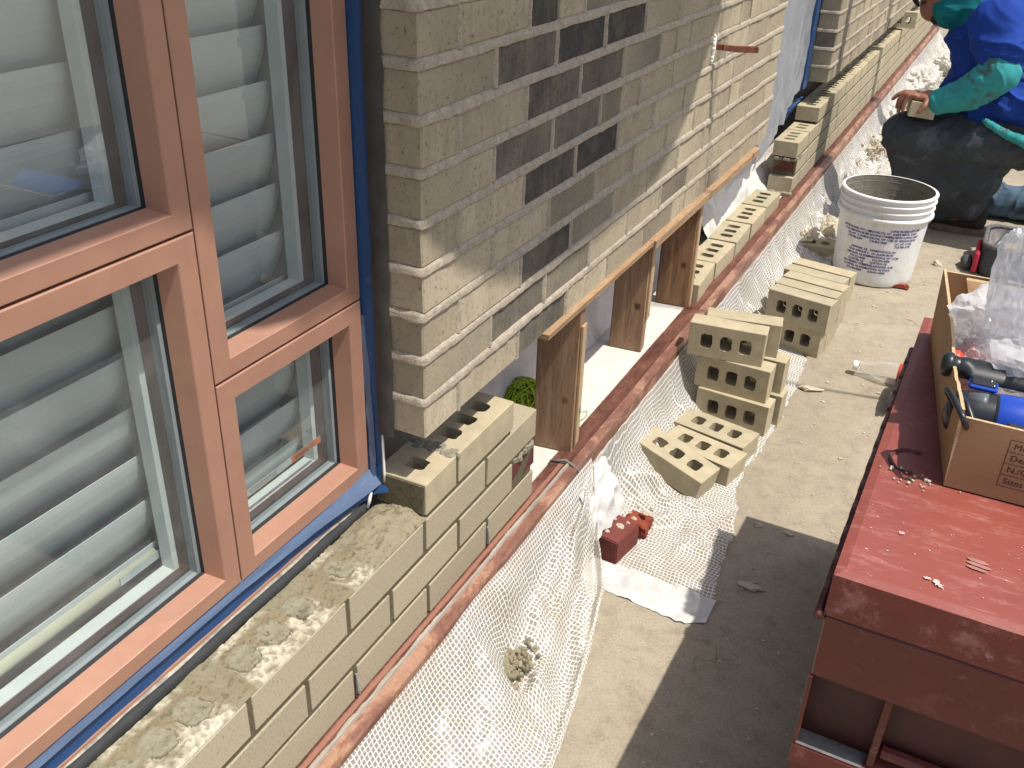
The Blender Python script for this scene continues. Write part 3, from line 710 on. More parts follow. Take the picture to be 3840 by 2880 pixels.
shutters(-.29,-.045,.02,1.2,'grey louvred shutter behind the narrow right-hand window sashes',None)
shutters(-1.25,-.322,.02,1.2,'grey louvred shutter with cream bottom rail behind the wide left-hand window sashes',-.045)
# warning sticker on glass of lower right pane
def text_mesh(txt,size,align='LEFT',off_=0.0):
    cu=bpy.data.curves.new('t','FONT'); cu.body=txt; cu.size=size; cu.align_x=align; cu.resolution_u=2; cu.offset=off_
    o=bpy.data.objects.new('t',cu); C.objects.link(o); dg=bpy.context.evaluated_depsgraph_get(); me=bpy.data.meshes.new_from_object(o.evaluated_get(dg)); bpy.data.objects.remove(o); 
    V=np.array([v.co[:] for v in me.vertices]).reshape(-1,3); F=[tuple(p.vertices) for p in me.polygons]; bpy.data.meshes.remove(me); return V,F
st=thing('warning_sticker','orange and white warning sticker inside the small lower window pane','sticker',(-.145,-.16,-.02))
so_=(-.145,-.16,-.02)
def strip(u0,u1,v0,v1,dx,mat,name):
    q=MB(so_); q.add([(-.147+dx,-.245+u,-.012+v) for u,v in ((u0,v0),(u1,v0),(u1,v1),(u0,v1))],[(0,1,2,3)]); q.build(name,mat,st)
strip(0,.185,-.006,.006,0,M_labelw,'label_strip'); strip(0,.022,-.0058,.0058,.0004,M_orange,'orange_end'); strip(.118,.185,-.0058,.0058,.0004,M_orange,'orange_end')
def txt(obj_parent,off,s,size,fn,mat,name='lettering',align='LEFT'):
    V,F=text_mesh(s,size,align); q=MB(off); q.add([fn(x,y) for x,y,_ in V],F); return q.build(name,mat,obj_parent)
txt(st,so_,'WARNING',.0095,lambda x,y:(-.1460,-.245+.124+x*1.0,-.012-.0035+y),M_ink)
txt(st,so_,'Do not open until safety bar is set',.0036,lambda x,y:(-.1464,-.245+.026+x*1.15,-.012+.001+y),M_ink); txt(st,so_,'See instructions before cleaning',.0036,lambda x,y:(-.1464,-.245+.030+x*1.15,-.012-.0035+y),M_ink)
txt(st,so_,'!',.009,lambda x,y:(-.1462,-.236+x,-.012-.003+y),M_ink)
# ------------------------------------------------------------ membrane tape, sealant, rod under window
tp=thing('blue_tape','blue membrane tape folded around the right and bottom edge of the window','tape',(-.1,0,-.1)); toff=(-.1,0,-.1)
def ribbon(path,name,mat,par=tp,off=toff,amp=.0015,f=20,seed=0):
    A=np.array(path,float) # N x 2 x 3 control edges; resample
    n=140; t=np.linspace(0,len(A)-1,n); P=np.zeros((n,7,3))
    for i,tt in enumerate(t):
        k=min(int(tt),len(A)-2); u=tt-k; E0=A[k]*(1-u)+A[k+1]*u
        for j in range(7):
            s=j/6; p=E0[0]*(1-s)+E0[1]*s; nn=mn.noise(Vector((p[1]*f+seed,p[2]*f,s*2)))+.4*mn.noise(Vector((p[1]*f*3,p[2]*f*3,s*6+seed)))
            P[i,j]=p+np.array((1,.6,.3))*amp*nn
    q=MB(off); q.grid(P); return q.build(name,mat,par,smooth=True)
ribbon([((-.113,-.004,1.3),(-.078,.0015,1.3)),((-.114,-.004,.3),(-.0785,.0015,.3)),((-.112,-.004,.02),(-.079,.0015,.02)),((-.108,-.005,-.06),(-.078,-.001,-.06)),((-.104,-.006,-.098),(-.080,-.004,-.1))],'vertical_strip',M_blue,amp=.0022,f=9)
ribbon([((-.1015,-.0045,.18),(-.097,.0005,.18)),((-.1015,-.0045,.06),(-.092,-.002,.06)),((-.098,-.0055,-.05),(-.087,-.004,-.05)),((-.096,-.008,-.092),(-.085,-.008,-.09))],'loose_fold',M_bluepale,amp=.0015,f=25,seed=4)
ribbon([((-.1035,-1.25,-.088),(-.099,-1.25,-.1025)),((-.1035,-.6,-.088),(-.099,-.6,-.1025)),((-.1035,-.3,-.088),(-.098,-.3,-.1025)),((-.1035,-.13,-.086),(-.093,-.13,-.107)),((-.1015,-.05,-.084),(-.086,-.04,-.110)),((-.098,.0,-.082),(-.078,.002,-.104))],'pale_top_edge',M_bluepale,amp=.0012,f=12,seed=2)
ribbon([((-.1045,-1.25,-.099),(-.104,-1.25,-.128)),((-.1045,-.5,-.099),(-.104,-.5,-.128)),((-.104,-.2,-.100),(-.104,-.2,-.129)),((-.1,-.06,-.104),(-.099,-.06,-.128)),((-.088,-.005,-.100),(-.086,-.012,-.122)),((-.068,.003,-.104),(-.066,-.005,-.116))],'bottom_strip',M_blue,amp=.0018,f=14,seed=7)
q=MB(toff); q.box((-.112,-1.25,-.1335),(-.1015,-.03,-.1275)); q.build('copper_edge',M_frame,tp)
# grout/sealant strip + rod
q=MB((-.1,-.6,-.14)); ys=np.linspace(-1.25,-.025,160); q.tube([(-.0975+.0015*mn.noise(Vector((y*8,0,0))),y,-.1412+.0015*mn.noise(Vector((y*11,3,0)))) for y in ys],[.0088+.0009*mn.noise(Vector((y*15,9,1))) for y in ys],12); o=q.build('foam_rod',M_rod,None,True); o.location=(-.1,-.6,-.14); tag(o,'black foam backer rod lying between blue tape and mortar bed','foam rod')
q=MB((-.1,-.6,-.14)); ys=np.linspace(-1.25,-.04,200); V=np.zeros((len(ys),4,3))
for i,y in enumerate(ys):
    a=max(0,.0035+.004*mn.noise(Vector((y*14,4,1))))
    for j in range(4): V[i,j]=(-.1035+.0025*j+.001*mn.noise(Vector((y*60,j,3))),y,-.1325-.0006*j+a*(j in (1,2))*.5)
q.grid(V); o=q.build('sealant_bead',simple('crumbly_pale_sealant',(.32,.30,.25),.9,var=.5,vs=60,bump=.8,bs=120),None,True); o.location=(-.1,-.6,-.14); tag(o,'crumbly pale sealant bead just above the black foam rod','sealant')
# dark sealant column between tape and brick end
q=MB((-.07,0,.5)); n=120; P=np.zeros((n,6,3))
for i in range(n):
    z=1.3-(1.3+.012)*i/(n-1)
    for j in range(6):
        s=j/5; P[i,j]=(-.080+.028*s+.0012*mn.noise(Vector((s*2,z*14,1)))+(-.003*mn.noise(Vector((z*22,4,2))) if j==5 else 0),-.0035+.003*s*(1-s)*4*-1+.0012*mn.noise(Vector((s*3,z*30,7))),z)
q.grid(P); o=q.build('sealant_joint',M_sealant,None,True); o.location=(-.07,0,.5); tag(o,'tall dark grey sealant joint between blue tape and the brick corner','sealant')
q=MB((-.075,0,-.06)); q.tube([(-.0775,.002,-.004),(-.076,.0,-.03),(-.0755,0,-.06),(-.074,-.002,-.085),(-.0735,-.003,-.1)],[.0008,.0019,.0022,.0022,.0012],8); o=q.build('white_sealant_bead',mat_white('white_caulk',(.85,.83,.78),.2),None,True); o.location=(-.075,0,-.06); tag(o,'thin white caulk line below the corner of the blue tape','caulk')
q=MB((-.09,-.03,-.12)); q.tube([(-.0865,-.022,-.112),(-.087,-.026,-.125),(-.088,-.031,-.137)],[.0025,.003,.0024],7); o=q.build('caulk_drip',bpy.data.materials['white_caulk'],None,True); o.location=(-.09,-.03,-.12); tag(o,'short white caulk drip under the blue tape corner','caulk')
# ------------------------------------------------------------ timber props and shims
def post(x0,x1,y,th,zt,mat,label,lean=0,side=None):
    root=thing('timber_prop',label,'timber prop',((x0+x1)/2,y,-.354),group='timber props under the old wall')
    q=MB(root.location); M_=Matrix.Translation(Vector(((x0+x1)/2,y,-.354)))@Matrix.Rotation(R(6),4,'Z')@Matrix.Rotation(lean,4,'Y')
    q.box((-(x1-x0)/2,-th/2,0),((x1-x0)/2,th/2,zt+.354),ch=.0025,jit=.0012,M=M_); o=q.build('post',mat,root)
    if side:
        q=MB(root.location); q.box(((x1-x0)/2-.001*0+.0005,-th/2+.003,side[0]),((x1-x0)/2+.006,th/2-.002,side[1]),ch=.001,jit=.0006,M=M_); q.build('shim_strip',M_woodedge,root)
    return root
post(-.087,.003,.590,.030,.006-.004,M_wood,'nearest timber prop, reddish brown, beside the green string ball',side=(.02,.30))
post(-.122,-.036,1.122,.036,.0,M_wood,'middle timber prop, orange-brown, standing on the white ledge',lean=.0,side=(.09,.33))
post(-.112,-.020,1.455,.036,.0,M_wooddark,'farthest timber prop, dark stained, in front of the loose ledge bricks',side=(.0,.33))
# long shim under the wall
def shim(y0,y1,xa,xb,za,zb,label,seed):
    ys=np.linspace(y0,y1,50); V=[]
    for y in ys:
        a=.003*mn.noise(Vector((y*7,seed,0)))+.0015*mn.noise(Vector((y*30,seed,0))); t=.5*(za-zb)*0
        V+=[(xa,y,zb),(xb+.6*a,y,zb+a),(xb+.6*a+.001,y,za+.4*a),(xa,y,za)]
    F=[(i*4+j,i*4+(j+1)%4,(i+1)*4+(j+1)%4,(i+1)*4+j) for i in range(len(ys)-1) for j in range(4)]+[(0,1,2,3),tuple((len(ys)-1)*4+j for j in (3,2,1,0))]
    q=MB((0,y0,0)); q.add(V,F); o=q.build('timber_shim',M_woodlight); o.location=(0,y0,0); tag(o,label,'timber shim','pale timber shims under the old wall'); return o
shim(.405,1.02,-.02,.012,.003,-.008,'near pale timber shim wedged under the old wall above the nearest prop',1)
shim(.97,1.92,-.03,.018,.004,-.015,'long pale timber shim under the old wall above the two farther props',2)
# ------------------------------------------------------------ ledge bricks
lbn=['nearest loose brick on the copper ledge, partly behind the dark timber prop','second loose ledge brick beyond the dark timber prop','middle of the five loose bricks lined up on the ledge','fourth loose ledge brick counting from the dark timber prop','farthest loose ledge brick, touching the start of the long new wall']
for i in range(5):
    y=1.465+i*.2065+.006*(i==0)+.097-.07*0; o=brick((-.052,y+.012,-.3545),R(90+[3,-1,1,0,-1][i]),lbn[i],'loose bricks on the ledge',me=SL[i%3])
# ------------------------------------------------------------ brick stacks
G1='loose new bricks stacked on the deck'
brick((.158,1.226,-.366),.114,'top front brick of the near three-high stack',G1,True,me=BR[0])
brick((.179,1.293,-.366),.187,'top rear brick of the near three-high stack',G1,True,me=BR[1])
brick((.190,1.226,-.458),-.04,'middle front brick of the near three-high stack',G1,True,me=BR[2])
brick((.212,1.296,-.458),-.02,'middle rear brick of the near three-high stack',G1,True,me=BR[3])
brick((.206,1.214,-.55),-.07,'bottom front brick of the near three-high stack',G1,True,me=BR[4])
brick((.222,1.284,-.55),-.04,'bottom rear brick of the near three-high stack',G1,True,me=BR[0])
brick((.152,.872,-.526),-.236,'tilted brick lying flat at the front, three core holes up, nearest the red half brick',G1,False,(.20,-.04),me=BR[3])
brick((.193,.972,-.549),-.205,'middle of the three bricks lying flat before the near stack',G1,me=BR[2],tilt=(.015,-.03))
brick((.197,1.074,-.549),-.195,'rear of the three bricks lying flat, against the foot of the near stack',G1,me=BR[1])
s2=[(.250,1.747,-.18),(.252,1.812,-.16),(.261,1.878,-.17),(.250,1.942,-.15),(.262,2.008,-.17)]
nm=['front','second','third','fourth','rear']
for i,(x,y,a) in enumerate(s2):
    brick((x,y,-.458),a,'%s brick in the upper row of the far two-high stack by the bucket'%nm[i],G1,True,me=BR[i])
    brick((x-.012+.006*(i%2),y+.016,-.55),a+.02,'%s brick in the lower row of the far two-high stack by the bucket'%nm[i],G1,True,me=BR[(i+2)%5])
# ------------------------------------------------------------ red brick pieces
def chunk(name,dims,loc,yaw,mat,label,cat,rough=.0,sub=5,seed=0,tilt=(0,0),group=None):
    bm=bmesh.new(); bmesh.ops.create_cube(bm,size=1); bmesh.ops.scale(bm,vec=dims,verts=bm.verts); bmesh.ops.bevel(bm,geom=bm.edges[:],offset=.0022,segments=2,affect='EDGES')
    bmesh.ops.subdivide_edges(bm,edges=bm.edges[:],cuts=sub,use_grid_fill=True)
    for v in bm.verts:
        n_=mn.noise_vector(v.co*30+Vector((seed,0,0)))+.5*mn.noise_vector(v.co*90+Vector((seed,3,0))); v.co+=n_*rough
    me=bpy.data.meshes.new(name); bm.to_mesh(me); bm.free(); o=fin(name,me,mat); o.location=(loc[0],loc[1],loc[2]+dims[2]/2); o.rotation_euler=(tilt[0],tilt[1],yaw); tag(o,label,cat,group); return o
chunk('red_brick',(.072,.091,.056),(.124,.557,G+.005),-.184,M_redbrick,'large dark red half brick lying on the white sheeting',"brick",.0012,seed=2,group='broken red bricks',tilt=(0,.0))
rb_=bpy.data.objects['red_brick.002'] if 'red_brick.002' in bpy.data.objects else None
chunk('red_brick',(.050,.046,.032),(.152,.642,G+.006),-.05,M_redbroken,'small broken orange-red brick piece behind the large red half brick','brick',.006,seed=5,group='broken red bricks')
chunk('brick_chip',(.06,.028,.014),(.478,2.44,G),.15,M_redbroken,'flat orange-red brick chip at the foot of the white bucket','brick chip',.006,seed=9)
# ============================================================ PART 2: sheeting, containers, tools
def sstep(a,b,x):
    t=np.clip((x-a)/(b-a),0,1); return t*t*(3-2*t)
def sheet(name,mat,off,P,uvs,parent=None,smooth=True):
    q=MB(off); n,m=P.shape[:2]; q.grid(P); me=q.mesh(name)
    ul=me.uv_layers.new(name='UV'); idx=np.empty(len(me.loops),np.int32); me.loops.foreach_get('vertex_index',idx)
    ul.data.foreach_set('uv',uvs.reshape(-1,2)[idx].astype(np.float32).ravel())
    o=fin(name,me,mat,parent,smooth); 
    if parent is None: o.location=off
    return o
def nfield(X,Y,f,seed,oct=3,sx=1,sy=1):
    P=np.stack([X*sx,Y*sy,0*X],-1).reshape(-1,3); return nz(P,f,seed,oct).reshape(X.shape)
CELL=.0083
def drape(name,off,ys,Xo,zin,zout,nt_=60,drop=.45,amp=.014,seed=1,rag=0,radial=9,lift=None,xin=.0435,extra=None,edge=None):
    T=np.linspace(0,1,nt_); Yg,Tg=np.meshgrid(ys,T,indexing='ij'); Xo=np.asarray(Xo)[:,None]
    if rag: Xo=Xo+rag*nz(np.stack([0*ys,ys,0*ys],-1),55,seed,4)[:,None]+rag*.8*nz(np.stack([0*ys,ys,0*ys],-1),14,seed+1,2)[:,None]
    L=Xo-xin; X=xin+L*Tg; A=X-xin
    pr_=np.exp(-(A/drop)*2.2); Z=zout+(zin-zout)*pr_
    rise=np.exp(-A/.13)
    warp=nfield(A,Yg,5,seed+2,2)*.5
    r1=nfield(A+0*Yg,Yg+.35*A+.05*warp,radial,seed+3,3,sx=.3); rid=(1-np.abs(r1)*1.9).clip(0,1)**2.5
    r2=nfield(A,Yg,24,seed+4,3); r3=(1-np.abs(nfield(A,Yg,11,seed+5,2))*2.2).clip(0,1)**4
    hold=np.minimum(1,A/.03)*(.35+.65*rise)
    Z=Z+amp*hold*(1.5*rid+.5*r2)+.35*amp*np.minimum(1,A/.05)*r3
    X=X+amp*.5*hold*nfield(A,Yg,15,seed+6,2)
    if extra is not None: X,Z=extra(X,Yg,Z,A,Tg)
    Z=np.maximum(Z,G+.0025)
    Y2=Yg+.012*hold*nfield(A,Yg,12,seed+7,2)
    # uv from arc length along A plus slight slope term
    slope=np.sqrt(1+np.gradient(Z,axis=1)**2/np.maximum(1e-9,np.gradient(X,axis=1)**2)).clip(1,2.2)
    arc=np.cumsum(np.abs(np.gradient(X,axis=1))*slope,axis=1)
    uv=np.stack([(Yg+.12*A)/CELL,arc/CELL],-1)
    return sheet(name,M_weave,off,np.stack([X,Y2,Z],-1),uv)
ysA=np.arange(-1.28,.60,.0045)
XoA=np.interp(ysA,[-1.3,-.6,-.029,.148,.363,.5,.607,.66],[.33,.30,.255,.226,.180,.108,.048,.045])
def exA(X,Y,Z,A,T):
    w_=sstep(.30,.40,Y); zt_=np.interp(Y,[.3,.363,.45,.53,.60],[-.545,-.545,-.50,-.455,-.388]); Z=Z*(1-w_)+(-.366*(1-T)+zt_*T+.35*(Z-(-.545+.167*np.exp(-(A/.19)*2.2))))*w_
    # outer fold hem turned up
    Z=Z+.012*np.exp(-((T-.97)/.03)**2)
    # pocket holding mortar
    d=np.hypot((X-.108)/.05,(Y-.085)/.10); Z=Z-.018*np.exp(-d**2*1.5)+.012*np.exp(-((d-1.15)/.3)**2)
    th_=np.arctan2(X-.035,.64-Y); rr_=np.hypot(X-.035,.64-Y); Z=Z+(.011*np.sin(th_*26+3*nfield(X,Y,4,91,2))+.006*np.sin(th_*55+5*nfield(X,Y,5,92,2)))*sstep(.03,.14,rr_)*sstep(.75,.35,rr_)*np.minimum(1,A/.03)
    # big diagonal valleys
    Z=Z+.017*np.sin((Y*9.5+X*16)+1.5*np.sin(Y*4))*np.minimum(1,A/.05)+.006*np.sin(Y*27+X*60+2*np.sin(Y*9))*np.minimum(1,A/.05)*sstep(.25,.1,A)
    return X,Z
o=drape('plastic_sheeting',(.15,-.3,-.5),ysA,XoA,-.362,-.545,64,.19,.012,seed=2,extra=exA,radial=7)
tag(o,'near white reinforced plastic sheeting hanging from the copper edge, pocket of mortar in it','plastic sheeting','white reinforced sheeting')
ysB=np.arange(.50,8.0,.0085)
XoB=np.interp(ysB,[.4,.49,.62,.78,.91,1.03,1.155,1.4,1.60,1.70,1.75,1.85,2.1,2.5,3.2,4.2,8],[.335,.368,.35,.338,.302,.30,.312,.318,.312,.30,.27,.23,.24,.22,.24,.26,.28])
def exB(X,Y,Z,A,T):
    # keep flat where bricks rest
    far=sstep(2.2,2.9,Y)
    Z=Z+far*(.05*np.clip(nfield(A,Y,9,41,3),0,1)+.035*np.clip(nfield(A,Y,22,43,3),0,1))*np.minimum(1,A/.05)
    # rolled fold lying across, beside the felt patch
    d=np.abs((Y-.665)-.55*(X-.12)); Z=Z+.040*np.exp(-(d/.022)**2)*sstep(.045,.08,X)*sstep(.235,.2,X)
    d=np.abs((Y-.77)-.9*(X-.1)); Z=Z+.034*np.exp(-(d/.026)**2)*sstep(.05,.09,X)*sstep(.2,.165,X)
    # flat creases
    for (x0,y0,a,s) in ((.27,.60,2.3,.010),(.25,.70,-1.2,.008),(.3,.55,.6,.007),(.2,.52,.25,.008)):
        dd=(X-x0)*math.sin(a)-(Y-y0)*math.cos(a); al=(X-x0)*math.cos(a)+(Y-y0)*math.sin(a); Z=Z+s*np.exp(-(dd/.006)**2)*np.exp(-(al/.06)**2)
    n_=sstep(.84,.72,Y); b2=G+.0035+.165*np.exp(-A/.014)+.0045*np.clip(nfield(A,Y,22,77,3),-.2,1)+.006*(1-np.abs(nfield(A,Y,9,78,2))*2.4).clip(0,1)**3*sstep(.155,.185,X); fold=np.maximum(0,Z-(-.545+.16*np.exp(-(A/.085)*2.2))); Z=Z*(1-n_)+(b2+fold*.5*sstep(.60,.66,Y))*n_
    flat=sstep(.11,.16,X)*sstep(.78,.84,Y)*sstep(2.2,2.05,Y)
    Z=Z*(1-flat)+(G+.0028+.10*(Z-G-.0028).clip(0,.02))*flat
    return X,Z
o=drape('plastic_sheeting',(.2,2,-.5),ysB,XoB,-.378,-.547,56,.085,.025,seed=11,rag=.006,extra=exB,radial=8)
tag(o,'long white reinforced plastic sheeting on the deck under the brick stacks, ragged outer edge','plastic sheeting','white reinforced sheeting')
# felt hem of long sheeting
Yg,Xg=np.meshgrid(np.linspace(0,1,14),np.linspace(.10,.372,60),indexing='ij')
Xg=Xg.T;Yg=Yg.T
ya=np.interp(Xg,[.1,.17,.335,.36],[.435,.425,.408,.43])+.004*nfield(Xg,0*Xg,60,3,3); yb=np.interp(Xg,[.1,.2,.36],[.53,.515,.505])
P=np.stack([Xg,ya*(1-Yg)+yb*Yg,G+.0028+.004*np.sin(Yg*2.9)+.005*np.clip(nfield(Xg,Yg*.1,20,7,3),-.3,1)],-1)
q=MB((.2,.45,G)); q.grid(P); o=q.build('felt_hem',M_whitefabric,None,True); o.location=(.2,.45,G); tag(o,'dirty white felt hem strip along the near end of the long sheeting','felt strip')
# white felt patch crumpled between the sheets
q=MB((.06,.66,-.45)); u,v_=np.meshgrid(np.linspace(0,1,26),np.linspace(0,1,26),indexing='ij')
X=.044+.070*v_+.010*nfield(u,v_,5,31,2); Y=.50+.165*u-.02*v_; Z=-.392-.045*v_+.010*nfield(u,v_,4,33,3)-.05*v_**3
q.grid(np.stack([X,Y,Z],-1)); o=q.build('felt_patch',M_whitefabric,None,True); o.location=(.06,.66,-.45); tag(o,'crumpled white felt patch tucked between the two white sheets below the timber prop','felt scrap')
# mortar droppings in the pocket
q=MB((.11,.08,-.54)); rr=random.Random(4)
q2=[]
for i in range(420):
    a=rr.uniform(0,2*math.pi); r_=abs(rr.gauss(0,.45)); x=.106+.036*r_*math.cos(a)+.12*.1*r_*math.sin(a); y=.070+.095*r_*math.sin(a)+.0; 
    if r_>1.15: continue
    z=-.492+.020*(1-r_**2*.55)*rr.uniform(.55,1); s=rr.uniform(.0022,.0068)
    M_=Matrix.Translation(Vector((x,y,z)))@Euler((rr.uniform(0,3),rr.uniform(0,3),rr.uniform(0,3))).to_matrix().to_4x4()
    q.box((-s,-s*.8,-s*.7),(s,s*.8,s*.7),tuple(lin((.60,.56,.47))*rr.uniform(.7,1)),ch=s*.35,jit=s*.3,M=M_)
for i in range(3):
    X,Y=np.meshgrid(np.linspace(-1,1,24),np.linspace(-1,1,30),indexing='ij'); 
X,Y=np.meshgrid(np.linspace(-1,1,30),np.linspace(-1,1,44),indexing='ij'); rad=np.hypot(X,Y).clip(0,1.4)
Z=-.512+.026*np.cos(np.clip(rad,0,1)*1.57)+.004*nfield(X,Y,3,2,3)-.02*(rad>1)
q.grid(np.stack([.106+.036*X+.012*Y,.070+.098*Y,Z],-1),np.tile(lin((.60,.56,.47)),(30,44,1)))
o=q.build('mortar_pile',M_vcol); o.location=(.11,.08,-.54); tag(o,'small pile of crumbly grey mortar droppings caught in the near sheeting','mortar pile')
# ------------------------------------------------------------ string ball + loop
root=thing('string_ball','ball of green mason string behind the nearest timber prop','string',(-.17,.70,-.354))
M_string=simple('green_mason_string',(.30,.42,.02),.7,var=.35,vs=400,bump=.3)
q=MB((-.17,.70,-.354)); c0=Vector((-.160,.665,-.308)); rr=random.Random(2)
for k in range(64):
    ax=Vector((rr.gauss(0,1),rr.gauss(0,1),rr.gauss(0,.5))).normalized(); u_=ax.orthogonal().normalized(); w_=ax.cross(u_); rad=.046+rr.uniform(-.004,.005); n=26
    pts=[c0+Vector(((u_*math.cos(t)+w_*math.sin(t)).x*1.0,(u_*math.cos(t)+w_*math.sin(t)).y*1.25,(u_*math.cos(t)+w_*math.sin(t)).z*.9))*rad for t in np.linspace(0,2*math.pi,n)]
    q.tube(pts,.0018,5,cap=False)
q.build('wound_string',M_string,root,True)
q=MB((-.17,.70,-.354)); bm=[]; q.lathe([(.044*math.sin(t),.0+.040*-math.cos(t)) for t in np.linspace(.02,3.12,14)],24,M=Matrix.Translation(c0)); q.build('ball_core',simple('dark_string_core',(.05,.075,.01),.9,bump=0),root,True)
q=MB((-.17,.70,-.354)); q.tube([(-.11,.68,-.352),(-.06,.735,-.3520),(-.035,.76,-.3515),(-.028,.735,-.3515),(-.036,.70,-.352),(-.06,.665,-.352),(-.09,.66,-.352)],.0008,5); q.build('loose_string',M_string,root,True)
# ------------------------------------------------------------ rusty bar in the wall
root=thing('rusty_bar','short rusty square bar sticking out of the old brick wall in white sealant','metal bar',(0,1.31,.38))
M_rust=simple('rusty_steel',(.16,.05,.03),.85,var=.45,vs=60,bump=.8,bs=120)
q=MB((0,1.31,.38)); pts=[(0,1.306,.3815),(.02,1.311,.380),(.045,1.335,.3755),(.09,1.368,.374)]
for a,b,w0,w1 in ((pts[0],pts[1],.008,.008),(pts[1],pts[2],.008,.0085),(pts[2],pts[3],.0085,.009)):
    A=Vector(a);Bv=Vector(b); d=(Bv-A); s_=Vector((-d.y,d.x,0)).normalized(); V=[]
    for P_,w_ in ((A,w0),(Bv,w1)):
        V+=[list(P_+s_*w_*.9+Vector((0,0,.0065))),list(P_-s_*w_*.9+Vector((0,0,.0065))),list(P_-s_*w_*.9-Vector((0,0,.0065))),list(P_+s_*w_*.9-Vector((0,0,.0065)))]
    q.add(V,[(0,1,5,4),(1,2,6,5),(2,3,7,6),(3,0,4,7),(3,2,1,0),(4,5,6,7)])
q.build('bar',M_rust,root)
q=MB((0,1.31,.38)); rr=random.Random(8)
for i in range(16):
    z=.405-.06*i/15; s=.007*(1-abs(i-6)/18)
    q.lathe([(s*math.sin(t),-s*1.2*math.cos(t)) for t in np.linspace(.05,3.09,7)],9,M=Matrix.Translation(Vector((.002,1.300+rr.uniform(-.004,.004),z))))
q.build('sealant_blob',bpy.data.materials['white_caulk'],root,True)
# ------------------------------------------------------------ plastic sheet over opening
U,V_=np.meshgrid(np.linspace(0,1,90),np.linspace(0,1,90),indexing='ij')
Yb=2.045+1.0*U; Xb=-.018-.075*U; top=1.25; bot=-.10+.10*U+.03*nfield(U,0*U,7,3,2)
Zb=bot+(top-bot)*V_; Xb=Xb+.028*nfield(U,V_,3.2,61,3,sy=.45)*(.3+.7*np.sin(U*3.14))+.012*(1-V_)**3*nfield(U,V_,12,63,2)
q=MB((-.05,2.5,0)); q.grid(np.stack([Xb,Yb,Zb],-1)); o=q.build('plastic_sheet',M_sheetfilm,None,True); o.location=(-.05,2.5,0); tag(o,'milky plastic sheet covering the opening between the two old brick walls','plastic sheet')
q=MB((-.1,3.0,.0)); q.box((-.102,2.985,-.02),(-.078,3.052,1.2)); o=q.build('blue_tape',M_blue); o.location=(-.1,3,0); tag(o,'blue tape strip down the far side of the plastic-covered opening','tape')
q=MB((-.09,2.6,-.08)); 
P=np.stack([-.10+.03*V_+.01*nfield(U,V_,6,5,2),2.25+.75*U,-.115+.05*V_+.02*U+.015*nfield(U,V_,5,9,3)],-1)[::2,::3]
q.grid(P); o=q.build('blue_membrane',M_blue,None,True); o.location=(-.09,2.6,-.08); tag(o,'rumpled blue membrane below the milky plastic sheet','membrane')
# ------------------------------------------------------------ bucket
bx,by=.364,2.522
HB=.327; RT=.167; RBt=.138
root=thing('bucket','white plastic bucket with ribbed rim and blue address lettering, mortar-lined inside','bucket',(bx,by,G))
def rad(z): return RBt+(RT-.010-RBt)*(z/HB)
pr_=[(0.02,.004),(RBt-.012,.0),(RBt-.003,.004),(RBt,.012)]
for z in np.linspace(.03,HB-.082,8): pr_.append((rad(z),z))
q=MB(); q.lathe(pr_+[(rad(HB-.08),HB-.08),(rad(HB),HB-.004)],72); q.build('body',M_bucket,root,True)
for i,(z,ex,h_) in enumerate(((HB-.074,.0115,.011),(HB-.047,.008,.006),(HB-.024,.008,.006),(HB-.002,.007,.006))):
    q=MB(); r_=rad(z); q.lathe([(r_-.004,z-h_),(r_+ex*.7,z-h_*.9),(r_+ex,z-h_*.3),(r_+ex*.9,z+h_*.3),(r_+ex*.3,z+h_*.6),(r_-.005,z+h_*.6)],72); q.build('rim_ring',M_bucket,root,True)
q=MB(); q.lathe([(rad(HB)-.004,HB+.001),(rad(HB)-.006,HB-.03),(rad(.09)-.006,.09),(rad(.08)-.012,.078),(.001,.070)],60)
me=q.mesh('mortar_lining'); 
for v in me.vertices: 
    n_=mn.noise(v.co*22); v.co.x*=1-.012*max(0,n_); v.co.y*=1-.012*max(0,n_); v.co.z+= (.012*n_ if v.co.z<.085 else 0)
fin('mortar_lining',me,M_residue,root,True)
phi0=math.atan2(-1.017-by,.6377-bx)
def bucket_text(lines,ang,ztop,size=.0104,lead=.0116):
    V,F=[],[]
    for i,s in enumerate(lines):
        v0,f0=text_mesh(s,size,'CENTER',.00035); b=len(V)
        for x,y,_ in v0:
            z=ztop-i*lead+y*1.0; r_=rad(z)+.0009; a=phi0+ang+x/r_; V.append((r_*math.cos(a),r_*math.sin(a),z))
        F+=[[j+b for j in f] for f in f0]
    q=MB(); q.add(V,F); q.build('lettering',M_inkblue,root)
bucket_text(['LONG ISLAND CITY, NY','41-61 VERNON BLVD','LIC, NY 11101','718-786-2300'],-.56,HB-.122)
bucket_text(['BROOKLYN, NY','87 BOWNE STREET','BROOKLYN, NY 11231','718-852-7300'],.0,HB-.122)
bucket_text(['LONG ISLAND CITY, NY','SHEET METAL SHOP','WATERPROOFING DEPT','31-09 VERNON BLVD','LIC, NY 11102','718-786-2770'],.60,HB-.112)
bucket_text(['NEWARK, NJ','57-69 AVENUE C','NEWARK, NJ 07108','973-273-0400'],-.40,HB-.190)
bucket_text(['FARMINGDALE, NY','101 ALLEN BLVD','FARMINGDALE, NY 11735','516-293-6000'],.17,HB-.190)
bucket_text(['CLOSTER, NJ','166 HERBERT STREET','CLOSTER, NJ 07624','201-784-8484'],-.44,HB-.236)
bucket_text(['CLIFTON, NJ','400 DELAWANNA AVE','CLIFTON, NJ 07014','973-471-0900'],.12,HB-.236)
